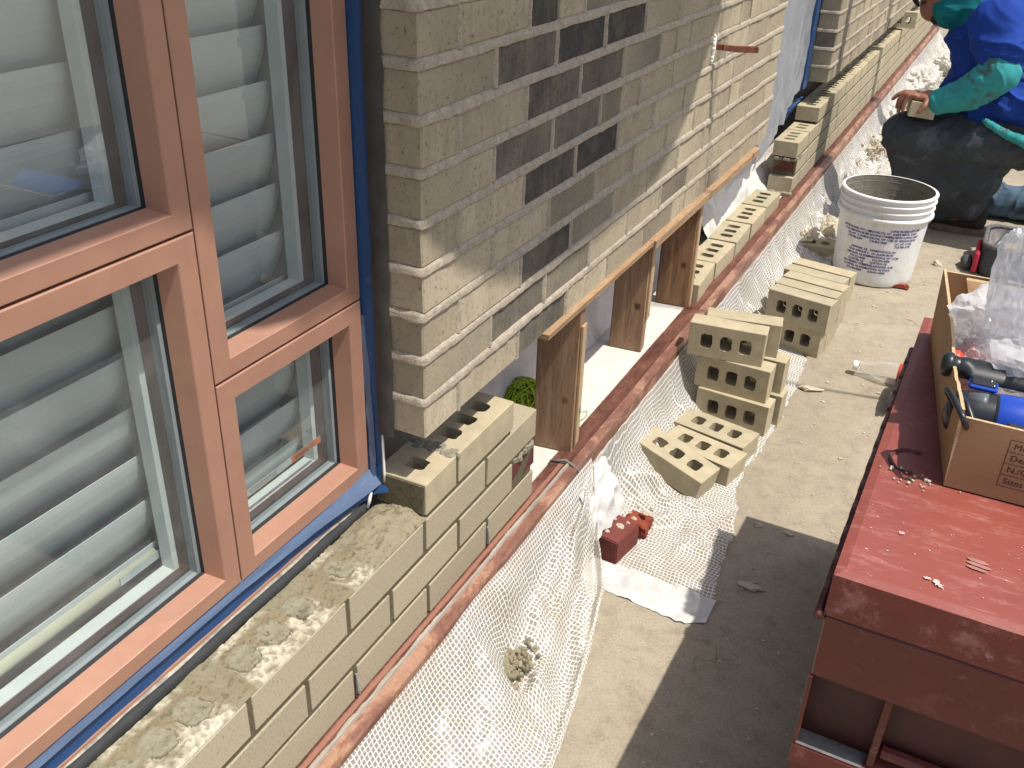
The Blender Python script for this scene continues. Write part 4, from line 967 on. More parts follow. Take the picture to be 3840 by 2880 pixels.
# ------------------------------------------------------------ red tool chest
TX,TY,TT_=.598,-.045,.027
chest=thing('tool_chest','big scuffed red steel tool chest with a cardboard box on its lid','tool chest',(TX,TY,G),(0,0,-.012))
def cb(a,b): return (a[0],a[1],a[2]-G) # helper unused
W_,D_=.72,.85
def cz(z): return z-G
# lid
q=MB()
X,Y=np.meshgrid(np.linspace(0,W_,60),np.linspace(0,D_,70),indexing='ij'); Z=cz(TT_)+.0015*nfield(X,Y,4,2,2)-.004*0
e=np.minimum(np.minimum(X,W_-X),np.minimum(Y,D_-Y)); Z=Z-.004*(1-np.clip(e/.006,0,1))**2
q.grid(np.stack([X,Y,Z],-1)); 
zl=cz(-.0395)
def skirt(x0,y0,x1,y1,n=50,zt=None,zb=None,seed=0,lip=.0):
    P=np.zeros((n,6,3)); nx,ny=(y1-y0),-(x1-x0); l=math.hypot(nx,ny); nx/=l; ny/=l
    for i in range(n):
        t=i/(n-1)
        for j in range(6):
            s=j/5; z=zt+(zb-zt)*s; o_=.0008*mn.noise(Vector((t*9,s*3,seed)))+.001*math.sin(s*3.14)
            P[i,j]=(x0+(x1-x0)*t+nx*o_,y0+(y1-y0)*t+ny*o_,z)
    return P
zt=cz(TT_)-.004
for c_ in ((0,0,W_,0),(0,D_,0,0),(W_,0,W_,D_),(W_,D_,0,D_)): q.grid(skirt(*c_,zt=zt,zb=zl,seed=c_[0]*3+c_[1]))
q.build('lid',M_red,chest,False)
q=MB(); q.box((.004,.004,zl-.004),(W_-.004,D_-.004,zl-.0005)); q.build('lid_gap',M_gap,chest)
# body: upper band
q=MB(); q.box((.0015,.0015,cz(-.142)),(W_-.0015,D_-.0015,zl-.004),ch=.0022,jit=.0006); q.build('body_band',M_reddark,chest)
# recessed lower panels with corner posts, rib and bottom shelf lip
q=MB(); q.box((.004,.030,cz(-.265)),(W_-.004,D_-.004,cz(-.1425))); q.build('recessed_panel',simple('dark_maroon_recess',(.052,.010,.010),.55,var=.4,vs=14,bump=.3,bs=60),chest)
M_rib=mat_redpaint('worn_red_rib',.6,1.2)
for a_,b_ in (((.0,.0,cz(-.262)),(.006,.029,cz(-.1425))),((.094,.006,cz(-.262)),(.104,.0295,cz(-.1425))),((.45,.006,cz(-.262)),(.462,.0295,cz(-.1425)))):
    q=MB(); q.box(a_,b_,ch=.0012,jit=.0006); q.build('rib',M_rib,chest)
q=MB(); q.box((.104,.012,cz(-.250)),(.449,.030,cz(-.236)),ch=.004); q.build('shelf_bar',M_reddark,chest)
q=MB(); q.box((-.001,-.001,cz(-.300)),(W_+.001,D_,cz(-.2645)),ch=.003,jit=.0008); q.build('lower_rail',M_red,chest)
q=MB(); q.add([(.004,.0,cz(-.264)+.0004),(.09,.0,cz(-.264)+.0004),(.093,.028,cz(-.264)+.0004),(.006,.028,cz(-.264)+.0004)],[(0,1,2,3)]); q.build('dust_film',simple('grey_dust',(.16,.15,.14),.9,var=.4,vs=40),chest)
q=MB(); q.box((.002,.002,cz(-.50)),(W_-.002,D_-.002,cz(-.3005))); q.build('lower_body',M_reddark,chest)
for (x,y) in ((.03,.03),(W_-.09,.03),(.03,D_-.09),(W_-.09,D_-.09)): 
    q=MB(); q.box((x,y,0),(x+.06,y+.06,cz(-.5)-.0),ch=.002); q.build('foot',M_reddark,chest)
# hinge
q=MB(); q.tube([(-.006,-.006,zl-.001),(-.006,D_*.98,zl-.001)],.0052,14)
q.build('hinge_rod',mat_redpaint('dull_red_hinge',.45,1.0),chest,True)
M_kn=mat_redpaint('dull_red_knuckle',.5,1.0); y=.03
while y<D_-.05: q=MB(); q.tube([(-.006,y,zl-.001),(-.006,y+.032,zl-.001)],.0058,12); q.build('hinge_knuckle',M_kn,chest,True); y+=.066
q=MB(); q.box((-.007,.0,zl-.012),(-.0005,D_*.97,zl-.006),ch=.001); q.build('hinge_leaf',M_reddark,chest)
# ring stain and paint splash patches on the lid
def decal(pts,mat,name,z=.0006):
    q=MB(); q.add([(x,y,cz(TT_)+.0016+z) for x,y in pts],[tuple(range(len(pts)))]); q.build(name,mat,chest)
q=MB(); n=40; V=[];F=[]
for i in range(n):
    a=1.1+3.9*i/(n-1)*1.0; wv=.0028+.0016*mn.noise(Vector((i*.3,0,0)))
    for s in (-1,1): V.append((.046+(.026+s*wv)*math.cos(a),.30+(.031+s*wv)*math.sin(a),cz(TT_)+.0023))
F=[(2*i,2*i+1,2*i+3,2*i+2) for i in range(n-1)]; q.add(V,F); q.build('ring_stain',simple('dark_ring_stain',(.10,.03,.025),.7,bump=0),chest)
M_splash=mat_white('white_paint_scrape',(.72,.62,.58),.4)
rr=random.Random(11)
def splat(cx,cy,rx,ry,ang,mat,name,irr=.35,n=26):
    pts=[]
    for i in range(n):
        a=2*math.pi*i/n; k=1+irr*mn.noise(Vector((math.cos(a)*2+cx*90,math.sin(a)*2,cy*50)))*1.6
        x=rx*k*math.cos(a); y=ry*k*math.sin(a); pts.append((cx+x*math.cos(ang)-y*math.sin(ang),cy+x*math.sin(ang)+y*math.cos(ang)))
    decal(pts,mat,name)
splat(.112,.036,.0062,.0042,-.4,M_splash,'paint_scrape',.9); splat(.100,.042,.004,.002,-.3,M_splash,'paint_scrape',.9)
splat(.060,.118,.0042,.0032,.2,mat_white('pale_pink_spot',(.55,.33,.33),.2),'paint_spot',.25)
M_smear=simple('pale_rubbed_smear',(.38,.17,.14),.6,var=.2,vs=80)
for (cx,cy,rx,ry) in ((.150,.106,.013,.0035),(.152,.098,.014,.0035),(.150,.090,.012,.003)): splat(cx,cy,rx,ry,-.1,M_smear,'smear',.12)
for i in range(34):
    splat(rr.uniform(.01,.19),rr.uniform(.005,.16),rr.uniform(.0005,.0014),rr.uniform(.0004,.001),rr.uniform(0,3),M_splash,'paint_fleck',.5,8) if i<0 else None
q=MB(); 
for i in range(40):
    x,y=rr.uniform(.01,.2),rr.uniform(.01,.17); s=rr.uniform(.0003,.0008); q.box((x-s*rr.uniform(1,2.5),y-s,cz(TT_)+.0012),(x+s,y+s*.7,cz(TT_)+.0016))
q.build('paint_fleck',M_splash,chest).__setitem__('kind','stuff')
# crumbs next to cardboard
q=MB((.65,.22,TT_))
for i in range(26):
    a=0; x=.655+.018*rr.gauss(0,1)+.0; y=.205-.25*(x-.67)+.012*rr.gauss(0,1); s=abs(rr.gauss(0,.0009))+.0005
    q.box((x-s,y-s,TT_+.001),(x+s,y+s,TT_+.0015+s*1.2),ch=s*.3,jit=s*.2)
o=q.build('mortar_crumbs',simple('pale_crumbs',(.5,.46,.34),.9,bump=0)); o.location=(.65,.22,TT_); tag(o,None,None,kind='stuff'); o['label']='pale mortar crumbs scattered on the red lid before the cardboard box'
# ------------------------------------------------------------ cardboard box
CBZ=TT_+.0022
box=thing('cardboard_box','open brown cardboard box with a printed label grid, holding tools on the red chest','cardboard box',(.696,.2115,CBZ)); cbo=(.696,.2115,CBZ)
FL=Vector((.696,.212)); FR=Vector((1.12,.222)); BL=Vector((.626,.715)); BRr=Vector((1.08,.735))
th=.0045
def panel(name,p,q_,ztop,out,n=40,lean=0.0,parent=box,lab=None):
    """wall from p to q (2d) ; ztop(t) absolute; out=2d outward normal sign"""
    d=(q_-p); L_=d.length; d.normalize(); nrm=Vector((d.y,-d.x))*out
    Q=MB(cbo); V=[];F=[]; m=12
    for i in range(n):
        t=i/(n-1); zt_=ztop(t)
        for j in range(m):
            s=j/(m-1); z=CBZ+(zt_-CBZ)*s; o_=lean*s*(1+.0)+.004*math.sin(s*3.14)*math.sin(t*3.14)
            P_=p+d*L_*t+nrm*o_; V.append((P_.x,P_.y,z)); P2=P_-nrm*th; V.append((P2.x,P2.y,z))
    def vi(i,j,k): return (i*m+j)*2+k
    for i in range(n-1):
        for j in range(m-1):
            F.append((vi(i,j,0),vi(i+1,j,0),vi(i+1,j+1,0),vi(i,j+1,0))); F.append((vi(i,j,1),vi(i,j+1,1),vi(i+1,j+1,1),vi(i+1,j,1)))
    nf=len(F)
    E=[]
    for i in range(n-1): E.append((vi(i,m-1,0),vi(i+1,m-1,0),vi(i+1,m-1,1),vi(i,m-1,1)))
    for j in range(m-1): E.append((vi(0,j,0),vi(0,j+1,0),vi(0,j+1,1),vi(0,j,1))); E.append((vi(n-1,j,0),vi(n-1,j,1),vi(n-1,j+1,1),vi(n-1,j+1,0)))
    Q.add(V,F,mi=0); b=len(Q.v); Q.f+=E; Q.mi+=[1]*len(E)
    return Q.build(name,[M_card,M_cardedge],parent,False,lab)
panel('front_wall',FL,FR,lambda t:.1375+.002*math.sin(t*9)*0-.004*t,1)
panel('left_wall',BL,FL,lambda t:.155-.012*math.exp(-((t-.72)/.16)**2)-.006*t+.0015*math.sin(t*70)*(1 if .55<t<.9 else 0),1,lean=.006)
panel('back_wall',BRr,BL,lambda t:.152,1)
panel('right_wall',FR,BRr,lambda t:.14,1)
q=MB(cbo); q.add([(FL.x,FL.y,CBZ+.002),(FR.x,FR.y,CBZ+.002),(BRr.x,BRr.y,CBZ+.002),(BL.x,BL.y,CBZ+.002)],[(0,1,2,3)]); q.build('bottom',M_card,box)
# torn inner flap at the back
fl=[(.66,.705,.150),(.80,.707,.150),(.795,.68,.125),(.735,.66,.098),(.69,.655,.085)]
q=MB(cbo); V=[p for p in fl]+[(p[0],p[1]-.004,p[2]-.003) for p in fl]; n=len(fl); q.add(V,[tuple(range(n)),tuple(range(n,2*n))[::-1]]); q.f+=[]; b=0
q.add(V,[(i,(i+1)%n,n+(i+1)%n,n+i) for i in range(n)],mi=1); q.build('torn_flap',[M_card,M_cardedge],box)
# printed label grid on the front face
def on_front(u,z,o_=.0012): # u metres along front wall from FL, z absolute
    d=(FR-FL).normalized(); nrm=Vector((d.y,-d.x)); s=(z-CBZ)/(.1375-CBZ); t=u/(FR-FL).length
    bul=.004*math.sin(s*3.14)*math.sin(t*3.14)
    P_=FL+d*u+nrm*(o_+bul); return (P_.x,P_.y,z)
gx0=.0605; zs=[.1215,.1040,.0868,.0695,.0515]
q=MB(cbo); lw=.0004
def seg(u0,z0,u1,z1):
    n=14; V=[]
    du,dz=u1-u0,z1-z0; L_=math.hypot(du,dz); nu,nv=-dz/L_*lw,du/L_*lw
    for i in range(n): t=i/(n-1); V+= [on_front(u0+du*t+nu,z0+dz*t+nv),on_front(u0+du*t-nu,z0+dz*t-nv)]
    q.add(V,[(2*i,2*i+1,2*i+3,2*i+2) for i in range(n-1)])
for z in zs: seg(gx0,z,gx0+.22,z)
seg(gx0,zs[0],gx0,zs[-1]); seg(gx0+.22,zs[0],gx0+.22,zs[-1]); q.build('label_grid',M_ink,box)
for s,z in (('Model',zs[1]),('Desc.',zs[2]),('N./G.W.',zs[3]),('Sizes',zs[4])):
    V,F=text_mesh(s,.0125); Q=MB(cbo); Q.add([on_front(gx0+.0055+x,z+.0048+y) for x,y,_ in V],F); Q.build('lettering',M_ink,box)
# ------------------------------------------------------------ power tool inside
M_bt=simple('black_tool_plastic',(.018,.02,.024),.35,var=.2,bump=.1); M_bl=simple('blue_tool_body',(.012,.06,.42),.3,var=.1,vs=12,bump=0); M_gr=simple('grey_tool_band',(.11,.12,.13),.4,bump=0); M_screw=simple('screw_steel',(.5,.5,.5),.3,1,bump=0)
tool=thing('power_tool','blue and black corded power tool with a ribbed side handle in the cardboard box','power tool',(.76,.33,.07)); tlo=(.76,.33,.07)
def axisM(a,b):
    a=Vector(a);b=Vector(b); z=(b-a).normalized(); x=z.orthogonal().normalized(); x=Vector((0,0,1)).cross(z).normalized(); y=z.cross(x); M_=Matrix((x,y,z)).transposed().to_4x4(); M_.translation=a; return M_
a_=(.652,.372,.134); b_=(.94,.405,.118); Mh=axisM(a_,b_)
q=MB(tlo); pr2=[(0,.0),(.010,.0),(.0150,.002),(.0178,.007),(.0184,.011),(.0174,.015),(.0148,.017),(.0144,.024)]
q.lathe(pr2,32,M=Mh); q.build('end_cap',M_bt,tool,True)
q=MB(tlo); pr3=[(.0142,.024),(.0158,.030)]
z=.034
while z<.19: pr3+=[(.0158,z),(.0158,z+.0105)]; z+=.0105
pr3+=[(.0158,.205),(.019,.212),(.019,.228),(.010,.229),(.010,.29)]; q.lathe(pr3,32,M=Mh); q.build('side_handle',M_bt,tool,True)
Mb=axisM((.672,.300,.098),(1.0,.325,.095))
q=MB(tlo); q.lathe([(0,0),(.012,.0),(.026,.006),(.032,.018),(.0345,.04),(.0350,.062)],36,M=Mb); q.build('motor_cap',M_bt,tool,True)
q=MB(tlo); q.lathe([(.0352,.060),(.0360,.061),(.0362,.086),(.0352,.087)],36,M=Mb); q.build('grey_band',M_bt,tool,True)
q=MB(tlo); q.lathe([(.0355,.062),(.0375,.070),(.0385,.095),(.0390,.17),(.036,.26),(.0,.262)],36,M=Mb); q.build('blue_housing',M_bl,tool,True)
q=MB(tlo); q.box((.694,.318,.128),(.732,.345,.1365),ch=.003); q.build('bracket',M_bl,tool); q=MB(tlo); q.box((.697,.3205,.1362),(.729,.3425,.1382),ch=.0015); q.build('bracket_plate',M_bt,tool)
for x,y in ((.722,.3385),(.726,.3245)): q=MB(tlo); q.lathe([(0,.1392),(.0018,.1390),(.002,.1383)],12,M=Matrix.Translation(Vector((x,y,0)))); q.build('screw',M_screw,tool,True)
q=MB(tlo); q.tube([(.699,.300,.115),(.718,.300,.118),(.722,.300,.118)],.0165,20); q.build('brush_cap',M_gr,tool,True)
q=MB(tlo); q.box((.742,.228,.09),(.80,.262,.125),ch=.010); q.build('trigger_guard',M_bt,tool)
def arcpts(P,n=8):
    P=[Vector(p) for p in P]; out=[]
    for i in range(len(P)-1):
        p0=P[max(i-1,0)];p1=P[i];p2=P[i+1];p3=P[min(i+2,len(P)-1)]
        for k in range(n):
            t=k/n; out.append(.5*((2*p1)+(-p0+p2)*t+(2*p0-5*p1+4*p2-p3)*t*t+(-p0+3*p1-3*p2+p3)*t**3))
    out.append(P[-1]); return out
q=MB(tlo); q.tube(arcpts([(.690,.285,.07),(.680,.275,.12),(.668,.262,.146),(.673,.245,.151),(.683,.222,.148),(.693,.2045,.142),(.699,.205,.131),(.703,.222,.115),(.706,.25,.08)]),.0042,12); q.build('power_cord',M_bt,tool,True)
q=MB(tlo); q.tube(arcpts([(.676,.268,.135),(.690,.255,.142),(.700,.238,.136),(.712,.222,.118),(.72,.222,.09)]),.0040,12); q.build('power_cord',M_bt,tool,True)
# ------------------------------------------------------------ clear bags in the box
def crumple(name,label,cat,center,dims,seed,mat,nplanes=46,sub=5,rid=.10,peak=None,parent=None):
    rr=np.random.RandomState(seed); bm=bmesh.new(); bmesh.ops.create_icosphere(bm,subdivisions=sub,radius=1)
    N=rr.normal(size=(nplanes,3)); N/=np.linalg.norm(N,axis=1)[:,None]; Dp=rr.uniform(.72,1.05,nplanes)
    V=np.array([v.co[:] for v in bm.verts]); dots=V@N.T; k=np.where(dots>.05,Dp/np.maximum(dots,.05),9).min(1)
    n2=nz(V,2.6,seed,3); k=k*(1+rid*(1-np.abs(n2)*2.5).clip(-1,1))
    V=V*k[:,None]*np.array(dims)
    if peak is not None:
        for (ax,px,py,pz,s) in peak:
            pass
    for v,p in zip(bm.verts,V): v.co=p
    me=bpy.data.meshes.new(name); bm.to_mesh(me); bm.free(); o=fin(name,me,mat,parent,False)
    if parent is None: o.location=center; tag(o,label,cat)
    else: o.location=Vector(center)
    return o
crumple('plastic_bag','clear crumpled plastic bag filling the back of the cardboard box','plastic bag',(.775,.505,.125),(.140,.135,.085),5,M_film,rid=.12)
crumple('plastic_bag','tall upright peak of clear plastic bag rising above the cardboard box','plastic bag',(.740,.46,.215),(.055,.045,.125),9,M_film,30,rid=.10)
crumple('plastic_bag','pinkish clear bag with an orange cap beside the black handle','plastic bag',(.700,.43,.112),(.036,.05,.036),15,mat_film('pink_tinted_film',(.85,.62,.6),.4),30,rid=.15)
q=MB((.675,.41,.13)); q.lathe([(0,.012),(.010,.011),(.013,.006),(.013,-.012),(0,-.012)],20,M=Matrix.Translation(Vector((.671,.408,.128)))@Matrix.Rotation(.8,4,'Y')); o=q.build('orange_cap',simple('orange_red_cap',(.75,.07,.03),.4,bump=0),None,True); o.location=(.675,.41,.13); tag(o,'bright orange-red plastic cap inside the pinkish bag','cap')
# ------------------------------------------------------------ bottle
bot=thing('plastic_bottle','empty clear plastic bottle with white cap lying beside the red chest','bottle',(.50,1.674,G)); bo=(.50,1.674,G)
Mx=axisM((.440,1.676,-.522),(.64,1.668,-.516))
q=MB(bo); q.lathe([(0,0),(.013,0),(.0138,.002),(.0138,.014),(.0125,.0155)],28,M=Mx); q.build('cap',simple('white_cap',(.8,.8,.78),.4,bump=0),bot,True)
Mpet=mat_film('clear_bottle_plastic',(.75,.72,.66),.88,.06)
q=MB(bo); q.lathe([(.0118,.016),(.0155,.017),(.0155,.019),(.0120,.021),(.0130,.034),(.018,.052),(.025,.070),(.030,.088),(.0315,.105),(.0315,.125)],32,M=Mx); q.lathe([(.0315,.165),(.0315,.195),(.027,.205),(.0,.200)],32,M=Mx); q.build('bottle_body',Mpet,bot,True)
q=MB(bo); q.lathe([(.0318,.125),(.0320,.126),(.0320,.164),(.0318,.165)],32,M=Mx); q.build('label_wrap',simple('red_bottle_label',(.40,.05,.03),.4,var=.4,vs=60,bump=0),bot,True)
crumple('dark_scrap','crumpled black scrap jammed between the bottle and the red chest','scrap',(.585,1.55,-.50),(.02,.09,.045),21,M_bt,22,4,.2)
# ------------------------------------------------------------ tool bag
bag=thing('tool_bag','open black and red tool bag with a yellow tape measure behind the cardboard box','tool bag',(.84,2.9,G)); go=(.84,2.9,G)
M_bagg=simple('dark_grey_canvas',(.055,.058,.062),.85,var=.3,vs=80,bump=.4,bs=400); M_bagr=simple('crimson_canvas',(.45,.02,.05),.8,var=.2,vs=50,bump=.3,bs=400); M_bagi=simple('grey_bag_lining',(.22,.20,.19),.8,var=.4,vs=40)
def rrect(cx,cy,a,b,r,n=8):
    out=[]
    for k,(sx,sy) in enumerate(((1,1),(-1,1),(-1,-1),(1,-1))):
        for i in range(n+1):
            t=math.pi/2*(k+i/n); out.append((cx+sx*(a-r)+r*math.cos(t),cy+sy*(b-r)+r*math.sin(t)))
    return out
def loft(rings,closed_bottom=True,closed_top=False):
    V=[];F=[]; n=len(rings[0])
    for r_ in rings: V+=r_
    for i in range(len(rings)-1):
        for j in range(n): a=i*n+j;b=i*n+(j+1)%n; F.append((a,b,b+n,a+n))
    if closed_bottom: F.append(tuple(range(n))[::-1])
    if closed_top: F.append(tuple((len(rings)-1)*n+j for j in range(n)))
    return V,F
cx,cy=.845,2.86
rings=[[(x,y,z) for x,y in rrect(cx,cy,a,b,.05)] for z,a,b in ((G,.135,.14),(G+.04,.14,.145),(G+.08,.138,.142),(G+.112,.132,.136))]
q=MB(go); q.add(*loft(rings)); q.build('bag_body',M_bagg,bag,True)
q=MB(go); q.tube([(x,y,G+.114) for x,y in rrect(cx,cy,.133,.137,.05)]+[(cx+.133,cy+.08,G+.114)],.009,8); q.build('bag_rim',simple('grey_bag_binding',(.12,.12,.125),.8,var=.3),bag,True)
q=MB(go); q.add(*loft([[(x,y,z) for x,y in rrect(cx,cy,a,b,.05)] for z,a,b in ((G+.02,.11,.115),(G+.11,.122,.126))])); q.build('bag_lining',M_bagi,bag,True)
q=MB(go); q.box((cx-.156,cy-.14,G+.004),(cx-.137,cy+.02,G+.088),ch=.007,jit=.002); q.build('red_pocket',M_bagr,bag)
q=MB(go); q.tube([(cx-.172,cy-.115,G+.022),(cx-.178,cy-.06,G+.026),(cx-.172,cy-.02,G+.022)],[.015,.021,.014],14); q.build('strap_roll',M_bagg,bag,True)
M_yel=simple('yellow_case',(.72,.42,.04),.4,bump=0)
chunk('tape_measure',(.042,.055,.04),(.800,2.775,G+.075),.5,M_yel,'yellow tape measure lying in the open tool bag','tape measure',.001,2)
chunk('yellow_handle',(.020,.045,.016),(.765,2.745,G+.085),1.2,M_yel,'small yellow tool handle poking from the tool bag','tool handle',.001,2)
q=MB((.8,2.88,G+.1)); q.tube([(.75,2.80,G+.09),(.78,2.92,G+.105),(.80,2.95,G+.08)],.010,10); o=q.build('pliers',M_gr,None,True); o.location=(.8,2.88,G+.1); tag(o,'grey pliers lying inside the black and red tool bag','pliers')
# ------------------------------------------------------------ debris by the sheeting
def lump(name,label,cat,loc,dims,seed,mat,group=None,rid=.18,sub=3):
    o=crumple(name,label,cat,loc,dims,seed,mat,18,sub,rid); 
    if group: o['group']=group
    return o
M_chip=mat_mortar('pale_mortar_chip',(.52,.47,.36))
gp='mortar chips on the deck'
lump('mortar_chip','pale flat mortar flake in the shadow left of the red chest','mortar chip',(.422,.581,G+.004),(.024,.011,.005),1,M_chip,gp)
lump('mortar_chip','pale mortar chip just right of the near brick stack','mortar chip',(.345,1.50,G+.006),(.020,.012,.008),2,M_chip,gp)
lump('mortar_chip','tiny mortar chip above the big flake in the shadow','mortar chip',(.412,.645,G+.002),(.005,.003,.003),3,M_chip,gp)
lump('mortar_chip','curled mortar sliver at the ragged edge of the long sheeting','mortar chip',(.385,.80,G+.003),(.012,.004,.004),4,M_chip,gp)
lump('mortar_chip','small pale chip on sunlit deck above the shadow edge','mortar chip',(.455,.80,G+.002),(.010,.005,.003),5,M_chip,gp)
lump('mortar_chip','pale chip on the deck between bucket and tool bag','mortar chip',(.575,2.75,G+.006),(.016,.014,.009),6,M_chip,gp)
q=MB((.45,1,G)); rr=random.Random(21)
for i in range(420):
    x=rr.uniform(.33,.62) if rr.random()<.75 else rr.uniform(.3,1.3); y=rr.uniform(-.1,3.2); s=abs(rr.gauss(0,.0013))+.0006
    q.box((x-s*rr.uniform(1,2),y-s,G),(x+s,y+s,G+s),ch=s*.3,jit=s*.2)
o=q.build('deck_grit',M_chip); o.location=(.45,1,G); tag(o,None,None,kind='stuff')
brick((.125,2.595,G),.12,'loose grey-shadowed brick on the sheeting left of the bucket',None,me=BR[1])
lump('foam_cup','crushed cream foam cup leaning left of the bucket','cup',(.165,2.72,-.475),(.035,.05,.05),31,simple('cream_foam',(.66,.60,.46),.8,var=.12,bump=.3),None,.08,4)
lump('foam_cup','torn cream foam piece on the loose brick left of the bucket','foam scrap',(.10,2.60,-.475),(.028,.035,.028),35,bpy.data.materials['cream_foam'],None,.2,4)
q=MB((.11,4.1,-.5)); rr=random.Random(5)
for i in range(160):
    x=.12+.05*rr.gauss(0,1); y=4.12+.12*rr.gauss(0,1); s=rr.uniform(.004,.016); z=-.485+rr.uniform(-.02,.03)
    M_=Matrix.Translation(Vector((x,y,z)))@Euler((rr.uniform(0,3),rr.uniform(0,3),rr.uniform(0,3))).to_matrix().to_4x4(); q.box((-s,-s*.6,-s*.4),(s,s*.6,s*.4),ch=s*.2,jit=s*.15,M=M_)
o=q.build('rubble_heap',M_chip); o.location=(.11,4.1,-.5); tag(o,'heap of pale mortar rubble on crumpled sheeting by the worker\'s knee','rubble'); o['kind']='stuff'; del o['category']
M_wp=mat_film('white_poly',(.82,.80,.76),.12,.35)
for i,(x,y,z,a,b,c,l) in enumerate(((.16,5.0,-.47,.10,.28,.07,'crumpled white plastic sheeting nearer the worker, past the rubble'),(.13,6.1,-.46,.12,.35,.08,'second heap of crumpled white plastic, past the rubble'),(.30,6.9,-.47,.14,.30,.07,'crumpled white plastic heap farthest along the wall, under the worker\'s chin'))):
    lump('plastic_heap',l,'plastic sheeting',(x,y,z),(a,b,c),50+i,M_wp,'crumpled white plastic heaps',.25,5)
for i,(x,y,a,l) in enumerate(((.24,5.0,.4,'cream brick lying by the worker\'s wrist beyond the held brick'),(.34,6.3,-.3,'cream brick farther back behind the worker\'s chest'))): brick((x,y,G),a,l,'bricks beyond the worker')
brick((-.03,5.45,-.07),.2,'brick standing loose on top of the far end of the new wall','bricks beyond the worker',True)
for ob_ in [o for o in bpy.data.objects if o.name.startswith('red_brick') and o.get('category')=='brick' and 'large' in o.get('label','')]:
    for (x_,y_,s_,sd_) in ((.008,.010,.009,3),(-.014,.024,.005,5),(.016,.030,.004,6),(-.004,-.022,.006,8),(-.022,-.006,.004,9)): crumple('mortar_spot','','',(x_,y_,.0285),(s_,s_*.7,.0022),sd_,M_chip,16,3,.3,parent=ob_)
# ------------------------------------------------------------ added off-frame blockers that cast the wall shadows
M_steel=simple('galvanised_pole',(.35,.35,.34),.5,.6)
def pole(a,b,r_,label):
    q=MB(a); q.tube([a,b],r_,14); o=q.build('shadow_pole',M_steel,None,True); o.location=a; tag(o,label,'shadow pole','added shadow poles'); return o  # unseen poles added only to throw the stripe shadows
def wpt(y,z,x): # point that shades wall point (x=0,y,z) when placed at plane x
    k=x/-SUN.x; return (x,y-SUN.y*k*-1*-1,z-SUN.z*k) if False else (x,y-SUN.y*k,z-SUN.z*k)
pole(wpt(1.72,-2.9,1.25),wpt(1.30,.9,1.25),.006,'added thin leaning shadow rod out of the picture, above the timber props')
pole(wpt(3.36,-2.66,.95),wpt(3.26,.5,.95),.05,'added thick shadow pole out of the picture, shading the long new wall nearer')
pole(wpt(4.85,-2.88,1.05),wpt(4.6,.5,1.05),.06,'added thick shadow pole out of the picture, shading the long new wall farther')
edge=[(-2.2,.72),(-.47,.666),(-.36,.655),(-.29,.63),(-.24,.58),(-.2,.5),(-.14,.452),(-.06,.45),(-.01,.42),(-.0,.335),(.04,.292),(.10,.24),(.19,.195),(.25,.165),(.31,.149),(.37,.134),(.44,.126),(.51,.122),(.65,.118),(.8,.126),(.88,.136),(.97,.15),(1.06,.193),(1.13,.232),(1.19,.288),(1.23,.351),(1.29,.407),(1.32,.45),(1.345,.55),(1.36,.9)]
top_=[(1.36,1.5),(-2.2,1.5)]
V=[wpt(y,z,.7) for y,z in edge+top_]; n=len(V); V2=[(x+.004,y,z) for x,y,z in V]  # unseen panel added, lower edge shaped to the shadow on the wall
q=MB((.7,0,2)); q.add(V+V2,[tuple(range(n)),tuple(range(n,2*n))[::-1]]+[(i,(i+1)%n,n+(i+1)%n,n+i) for i in range(n)])
o=q.build('added_shade_panel',simple('shade_panel_grey',(.3,.3,.3),.9)); o.location=(.7,0,2); tag(o,'added unseen shade panel above the picture, cut to the shadow outline on the upper wall','shade panel')
# ============================================================ PART 3: the worker
def cap_mesh(q,a,b,ra,rb,n=18):
    a=Vector(a);b=Vector(b); L_=(b-a).length
    if L_<1e-5: b=a+Vector((0,0,1e-4)); L_=1e-4
    Mx=axisM(a,b); pr=[]
    for i in range(7): t=math.pi/2*i/6; pr.append((max(ra*math.sin(t),1e-5),-ra*math.cos(t)))
    for i in range(7): t=math.pi/2*i/6; pr.append((max(rb*math.cos(t),1e-5),L_+rb*math.sin(t)))
    q.lathe(pr,n,M=Mx)
def ell_mesh(q,c,r,rot=(0,0,0),n=24):
    M_=Matrix.Translation(Vector(c))@Euler(rot).to_matrix().to_4x4()@Matrix.Diagonal((*r,1))
    q.lathe([(max(math.sin(t),1e-4),-math.cos(t)) for t in np.linspace(0,math.pi,14)],n,M=M_)
def blob(name,caps,ells,voxel,it,mat,parent,off,wr=None,label=None):
    q=MB(off)
    for c_ in caps: cap_mesh(q,*c_)
    for e_ in ells: ell_mesh(q,*e_)
    me=q.mesh('tmp'); o=bpy.data.objects.new('tmp',me); C.objects.link(o)
    m=o.modifiers.new('r','REMESH'); m.mode='VOXEL'; m.voxel_size=voxel
    s=o.modifiers.new('s','SMOOTH'); s.iterations=it; s.factor=.5
    dg=bpy.context.evaluated_depsgraph_get(); me2=bpy.data.meshes.new_from_object(o.evaluated_get(dg)); bpy.data.objects.remove(o); bpy.data.meshes.remove(me)
    me2.name=name; n=len(me2.vertices)
    if wr is not None:
        co=np.empty(n*3); me2.vertices.foreach_get('co',co); co=co.reshape(-1,3)
        no=np.empty(n*3); me2.vertex_normals.foreach_get('vector',no); no=no.reshape(-1,3)
        W=co+np.array(off); co=co+wr(W,no); me2.vertices.foreach_set('co',co.ravel()); me2.update()
    me2.materials.clear()
    return fin(name,me2,mat,parent,True,label)
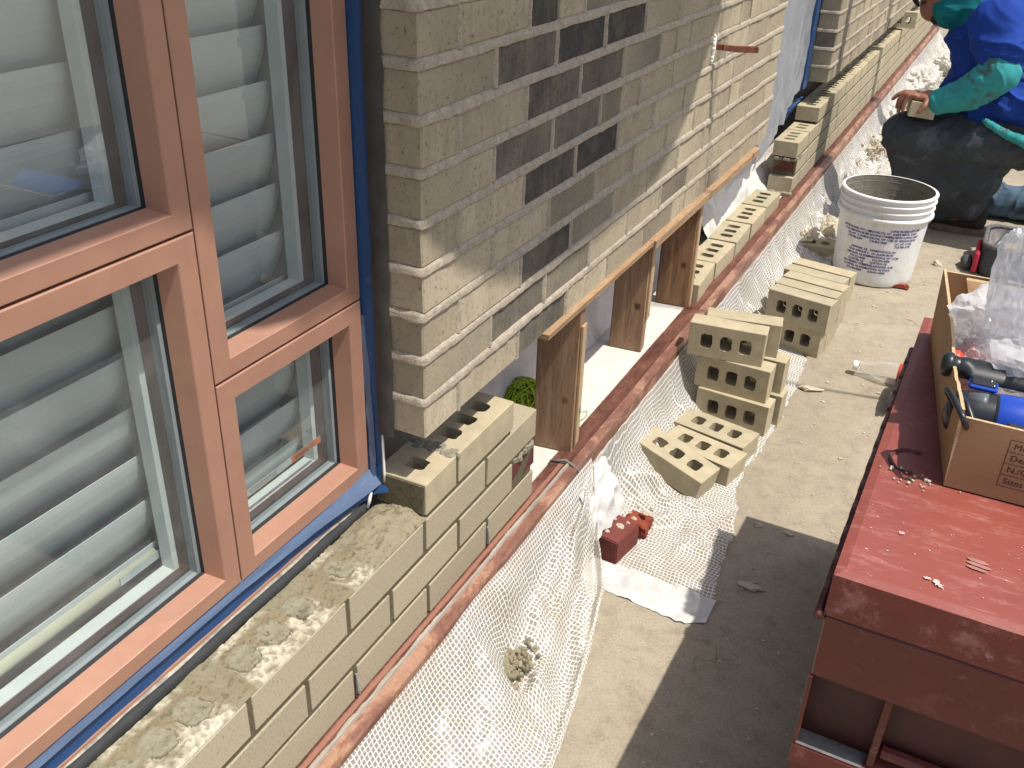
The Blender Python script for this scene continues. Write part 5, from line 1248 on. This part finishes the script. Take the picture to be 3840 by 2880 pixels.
def wrinkle(amp,f,d,seed,sharp=2.2,base=.3):
    d=np.array(d,float); d/=np.linalg.norm(d)
    def fn(W,N):
        along=W@d; perp=W-np.outer(along,d)
        Q=perp*.35+np.outer(along,d)
        n1=nz(Q+.03*np.stack([nz(W,6,seed+1,2)]*3,-1),f,seed,2); r_=(1-np.abs(n1)*2.1).clip(0,1)**sharp
        n2=nz(W,f*.5,seed+3,3)
        return N*(amp*(r_-.35)+amp*base*n2)[:,None]
    return fn
wk=thing('person','worker in blue T-shirt and teal sleeves, crouching with a brick on his knee','person',(.6,3.15,G)); wo=(.6,3.15,G)
def mat_cloth(name,c,dirt=None,thr=.6,rough=.85,sheen=.2,f=11):
    a=NT(name); co=a.coord(); n=a.noise(co,9,4); c=np.array(c)
    k=a.ramp(n,[(.3,tuple(c*.85)),(.7,tuple(c*1.15))])
    if dirt is not None:
        m_=a.ramp(a.noise(co,f,6,.78,.5),[(thr,(0,0,0)),(thr+.12,(.85,.85,.85))]); k=a.mix(m_,k,dirt)
    a.col(k); a.set(Roughness=rough); a.b.inputs['Specular IOR Level'].default_value=.2; a.bump(a.noise(co,420,2),.3,.0006); return a.m
M_shirt=mat_cloth('royal_blue_cotton',(.014,.05,.285)); M_teal=mat_cloth('teal_stretch_fabric',(.04,.30,.31),(.085,.085,.06),.49,f=8); M_tealc=mat_cloth('teal_hood_fabric',(.008,.17,.19))
M_pants=mat_cloth('dark_work_trousers',(.050,.056,.063),(.115,.125,.13),.50,f=4.5); M_jeans=mat_cloth('blue_grey_denim',(.075,.12,.17),(.03,.035,.04),.55)
M_skin=simple('brown_skin',(.27,.115,.068),.5,var=.12,vs=25,bump=.25,bs=90); M_boot=mat_cloth('dusty_boot_leather',(.035,.028,.022),(.16,.13,.09),.6); M_sole=simple('worn_boot_sole',(.15,.115,.075),.85,var=.4,vs=50)
# joints
hipL=(.745,3.12,-.10); kneeL=(.335,3.04,-.150); ankL=(.625,3.20,-.455)
pel=(.78,3.25,-.07); chest=(.57,3.22,.16); shL=(.575,3.04,.285); shR=(.50,3.42,.28); elL=(.608,2.955,.128); wrL=(.415,2.985,-.008)
neck=(.455,3.22,.27); head=(.360,3.20,.355)
hipR=(.73,3.38,-.12); kneeR=(.58,3.52,-.475); ankR=(1.05,3.50,-.49); elR=(.66,3.50,.08); wrR=(.56,3.47,-.06)
# body: one continuous mesh
caps=[(pel,chest,.12,.13),(chest,neck,.12,.065),(neck,head,.058,.06),(shL,shR,.07,.07),(shL,elL,.052,.042),(elL,wrL,.041,.026),(shR,elR,.052,.042),(elR,wrR,.041,.026),
 (hipL,kneeL,.075,.055),(kneeL,ankL,.052,.035),(hipR,kneeR,.075,.055),(kneeR,ankR,.052,.035),(ankL,(.53,3.22,-.515),.035,.028),(ankR,(1.16,3.5,-.50),.035,.025)]
# left hand: palm over the brick, fingers curled down its far side
palm=(.372,2.990,.012)
caps+=[(wrL,(.392,2.988,.008),.027,.030)]
ells=[(palm,(.045,.040,.0165),(0,R(-16),R(8)))]
body_ells=ells+[((head[0]-.004,head[1],head[2]+.0),(.083,.076,.105),(0,R(-35),0)),((head[0]-.045,head[1],head[2]-.058),(.045,.05,.05),(0,R(-35),0))]
def ph(q_,pts,r_):
    out=[]
    for i in range(len(pts)-1): out.append((pts[i],pts[i+1],r_[i],r_[i+1]))
    return out
fing=[]
for k,(y,x1,x2,z2,x3,z3) in enumerate(((3.026,.302,.276,.000,.262,-.018),(3.004,.304,.287,-.012,.284,-.043),(2.982,.310,.296,-.018,.296,-.052),(2.962,.322,.311,-.018,.312,-.046))):
    yy=y; fing+=ph(0,[(.345,y,.014),(x1,yy-.002,.013),(x2,yy-.006,z2),(x3,yy-.008,z3)],[.0105,.0098,.0088,.0072])
fing+=ph(0,[(.392,2.962,.004),(.385,2.938,-.014),(.372,2.930,-.036)],[.013,.0105,.0085])
caps+=fing
# right hand (behind), simple five-finger hand resting
ells2=[((.52,3.465,-.08),(.04,.035,.015),(0,R(20),R(10)))]
for k in range(4): caps+=ph(0,[(.50,3.445+.018*k-.01,-.085),(.465,3.44+.02*k-.01,-.10),(.448,3.435+.02*k-.01,-.125)],[.010,.009,.0075])
caps+=ph(0,[(.52,3.435,-.085),(.495,3.42,-.105),(.475,3.415,-.12)],[.012,.010,.008])
# nose, brow, ears, lips
fd=Vector((-.80,0,-.60)); fu=Vector((-.6,0,.8)); fc=Vector(head)+Vector((-.004,0,0))
def fp(f_,u_,s_): return tuple(fc+fd*f_+fu*u_+Vector((0,s_,0)))
caps+=[(fp(.078,.020,0),fp(.094,-.012,0),.009,.0125),(fp(.074,.030,-.03),fp(.074,.030,.03),.010,.010),(fp(.078,-.042,-.016),fp(.078,-.042,.016),.008,.008),(fp(.070,-.075,-.01),fp(.07,-.075,.01),.018,.018)]
ellsH=[(fp(-.005,0,-.076),(.018,.008,.028),(0,R(-35),0)),(fp(-.005,0,.076),(.018,.008,.028),(0,R(-35),0))]
blob('body',caps,body_ells+ells2+ellsH,.0042,3,M_skin,wk,wo)
M_eye=simple('dark_eye',(.02,.015,.012),.2,bump=0)
for s in (-.030,.030):
    q=MB(wo); ell_mesh(q,fp(.076,.012,s),(.009,.011,.008)); q.build('eye',M_eye,wk,True)
    q=MB(wo); cap_mesh(q,fp(.083,.030,s-.014),fp(.083,.030,s+.014),.004,.004); q.build('eyebrow',simple('dark_hair',(.02,.015,.012),.8),wk,True)
q=MB(wo)
# beard
blob('beard',[(fp(.066,-.062,-.03),fp(.066,-.062,.03),.022,.022),(fp(.05,-.07,-.045),fp(.0,-.03,-.07),.014,.01),(fp(.05,-.07,.045),fp(.0,-.03,.07),.014,.01)],[],.004,3,bpy.data.materials['dark_hair'],wk,wo,wrinkle(.002,90,(0,0,1),3))
# hood / neck gaiter
blob('hood',[((head[0]+.022,head[1],head[2]-.030),(neck[0]+.03,neck[1],neck[2]+.02),.086,.085),((head[0]+.035,head[1],head[2]+.02),(neck[0]+.03,neck[1],neck[2]-.005),.098,.092),((neck[0]+.02,neck[1],neck[2]),(.53,3.22,.22),.094,.06),(fp(.005,-.055,-.02),fp(.005,-.055,.02),.075,.075)],[],.006,8,M_tealc,wk,wo,wrinkle(.007,16,(.5,0,.8),5))
blob('cap',[(fp(-.02,.075,-.02),fp(-.02,.075,.02),.092,.092)],[(fp(.105,.062,0),(.055,.07,.007),(0,R(-35+90),0))],.005,5,simple('brown_cap_fabric',(.06,.035,.025),.85),wk,wo)
# undershirt sleeves
blob('sleeve',[(shL,elL,.072,.074),(elL,(.53,2.965,.05),.074,.064),((.53,2.965,.05),(.43,2.983,.0),.064,.049)],[],.0045,9,M_teal,wk,wo,wrinkle(.0045,20,(-.85,.1,-.45),7,2.2))
blob('sleeve',[(shR,elR,.060,.056),(elR,(.58,3.475,-.04),.057,.042)],[],.006,6,M_teal,wk,wo,wrinkle(.006,26,(-.85,.1,-.45),9))
blob('undershirt_hem',[((.60,3.005,-.052),(.68,3.0,-.088),.012,.019),((.68,3.0,-.088),(.84,3.0,-.135),.019,.024)],[],.005,5,M_teal,wk,wo,wrinkle(.004,24,(1,0,0),9))
# T-shirt
tsh=[((.66,3.085,.01),(.84,3.11,-.035),.090,.105),((.57,3.20,.20),(.60,3.18,.00),.155,.165),((.50,3.20,.22),(.56,3.18,.08),.10,.13),((.56,3.03,.285),(.60,3.0,.20),.10,.10),((.80,3.24,.02),(.62,3.22,.16),.155,.165),((.62,3.22,.16),(.50,3.22,.225),.165,.115),((.605,3.07,.255),(.585,3.36,.255),.10,.10),((.575,3.05,.285),(.610,2.985,.205),.088,.092),((.55,3.36,.26),(.62,3.46,.15),.09,.095),((.88,3.2,-.02),(.78,3.2,-.03),.12,.15)]
def wsh(W,N):
    a=wrinkle(.018,8,(.35,.1,1),12,2.6,.5)(W,N); b_=wrinkle(.010,17,(.5,0,1),15,2.2)(W,N); m=np.clip((.30-W[:,2])/.25,0,1)[:,None]
    return a*(.45+.8*m)+b_*(.35+.75*m)
blob('tshirt',tsh,[((.608,2.975,.200),(.098,.090,.030),(0,R(4),0))],.0062,9,M_shirt,wk,wo,wsh)
# trousers
tr_=[(kneeL,(.405,3.10,-.33),.082,.088),((.405,3.10,-.33),(.53,3.19,-.44),.088,.07),((.76,3.13,-.13),(.40,3.05,-.165),.112,.098),((.40,3.05,-.165),kneeL,.098,.082),(kneeL,(.50,3.12,-.33),.088,.092),((.50,3.12,-.33),(.615,3.19,-.43),.095,.070),((.52,3.1,-.22),(.62,3.15,-.30),.10,.105),((.67,3.14,-.16),(.56,3.17,-.34),.100,.090),((.78,3.25,-.12),(.72,3.36,-.16),.13,.11),((.70,3.36,-.16),(.56,3.50,-.42),.10,.085)]
def wtr(W,N):
    return wrinkle(.009,9,(-.6,.1,1),22,3.2,.12)(W,N)+wrinkle(.0035,22,(-.8,0,1),25,2.5,.1)(W,N)
tr_.append(((.73,3.38,-.14),(.57,3.51,-.46),.105,.088))
blob('trousers',tr_,[],.0062,8,M_pants,wk,wo,wtr)
blob('trouser_leg',[((.55,3.50,-.475),(.80,3.52,-.478),.078,.075),((.80,3.52,-.478),(1.05,3.50,-.488),.073,.060)],[],.0055,6,M_jeans,wk,wo,wrinkle(.010,14,(1,0,.1),31,1.8,.5),label='blue-grey lit lower trouser leg')
# boots
def boot(dx,dy,lab=None):
    q=MB(wo); 
    blob('boot',[((.655+dx,3.225+dy,-.47),(.625+dx,3.22+dy,-.42),.050,.050),((.66+dx,3.225+dy,-.495),(.54+dx,3.215+dy,-.512),.046,.034),((.54+dx,3.215+dy,-.512),(.515+dx,3.212+dy,-.515),.036,.030)],[],.004,5,M_boot,wk,wo,wrinkle(.003,30,(1,0,0),41))
    P=[];n=36
    for i in range(n):
        a=2*math.pi*i/n; x=.605+dx+.125*math.copysign(abs(math.cos(a))**.75,math.cos(a)); y=3.22+dy+(.043-.006*math.cos(a))*math.copysign(abs(math.sin(a))**.8,math.sin(a)); P.append((x,y))
    q=MB(wo); q.add(*loft([[(x,y,z+(.012*max(0,(.55+dx-x)/.07) if k==0 else .010*max(0,(.55+dx-x)/.07))) for x,y in P] for k,z in enumerate((G+.001,G+.026))],True,True)); q.build('boot_sole',M_sole,wk)
boot(0,0); 
blob('boot',[((1.07,3.5,-.50),(1.17,3.5,-.505),.045,.035)],[],.005,4,M_boot,wk,wo)
o=brick((.368,3.045,-.066),R(98),'tan brick held on the worker\'s knee under his hand',None,me=brick_mesh('brick',91,holes=((-.053,0),(0,0),(.053,0))),tilt=(.05,.06)); 
for ob in bpy.data.objects:
    if ob.parent is None and ob.name.split('.')[0] in ('brick_wall','low_brick_wall','membrane_wall','interior_wall','window'): ob['kind']='thing'
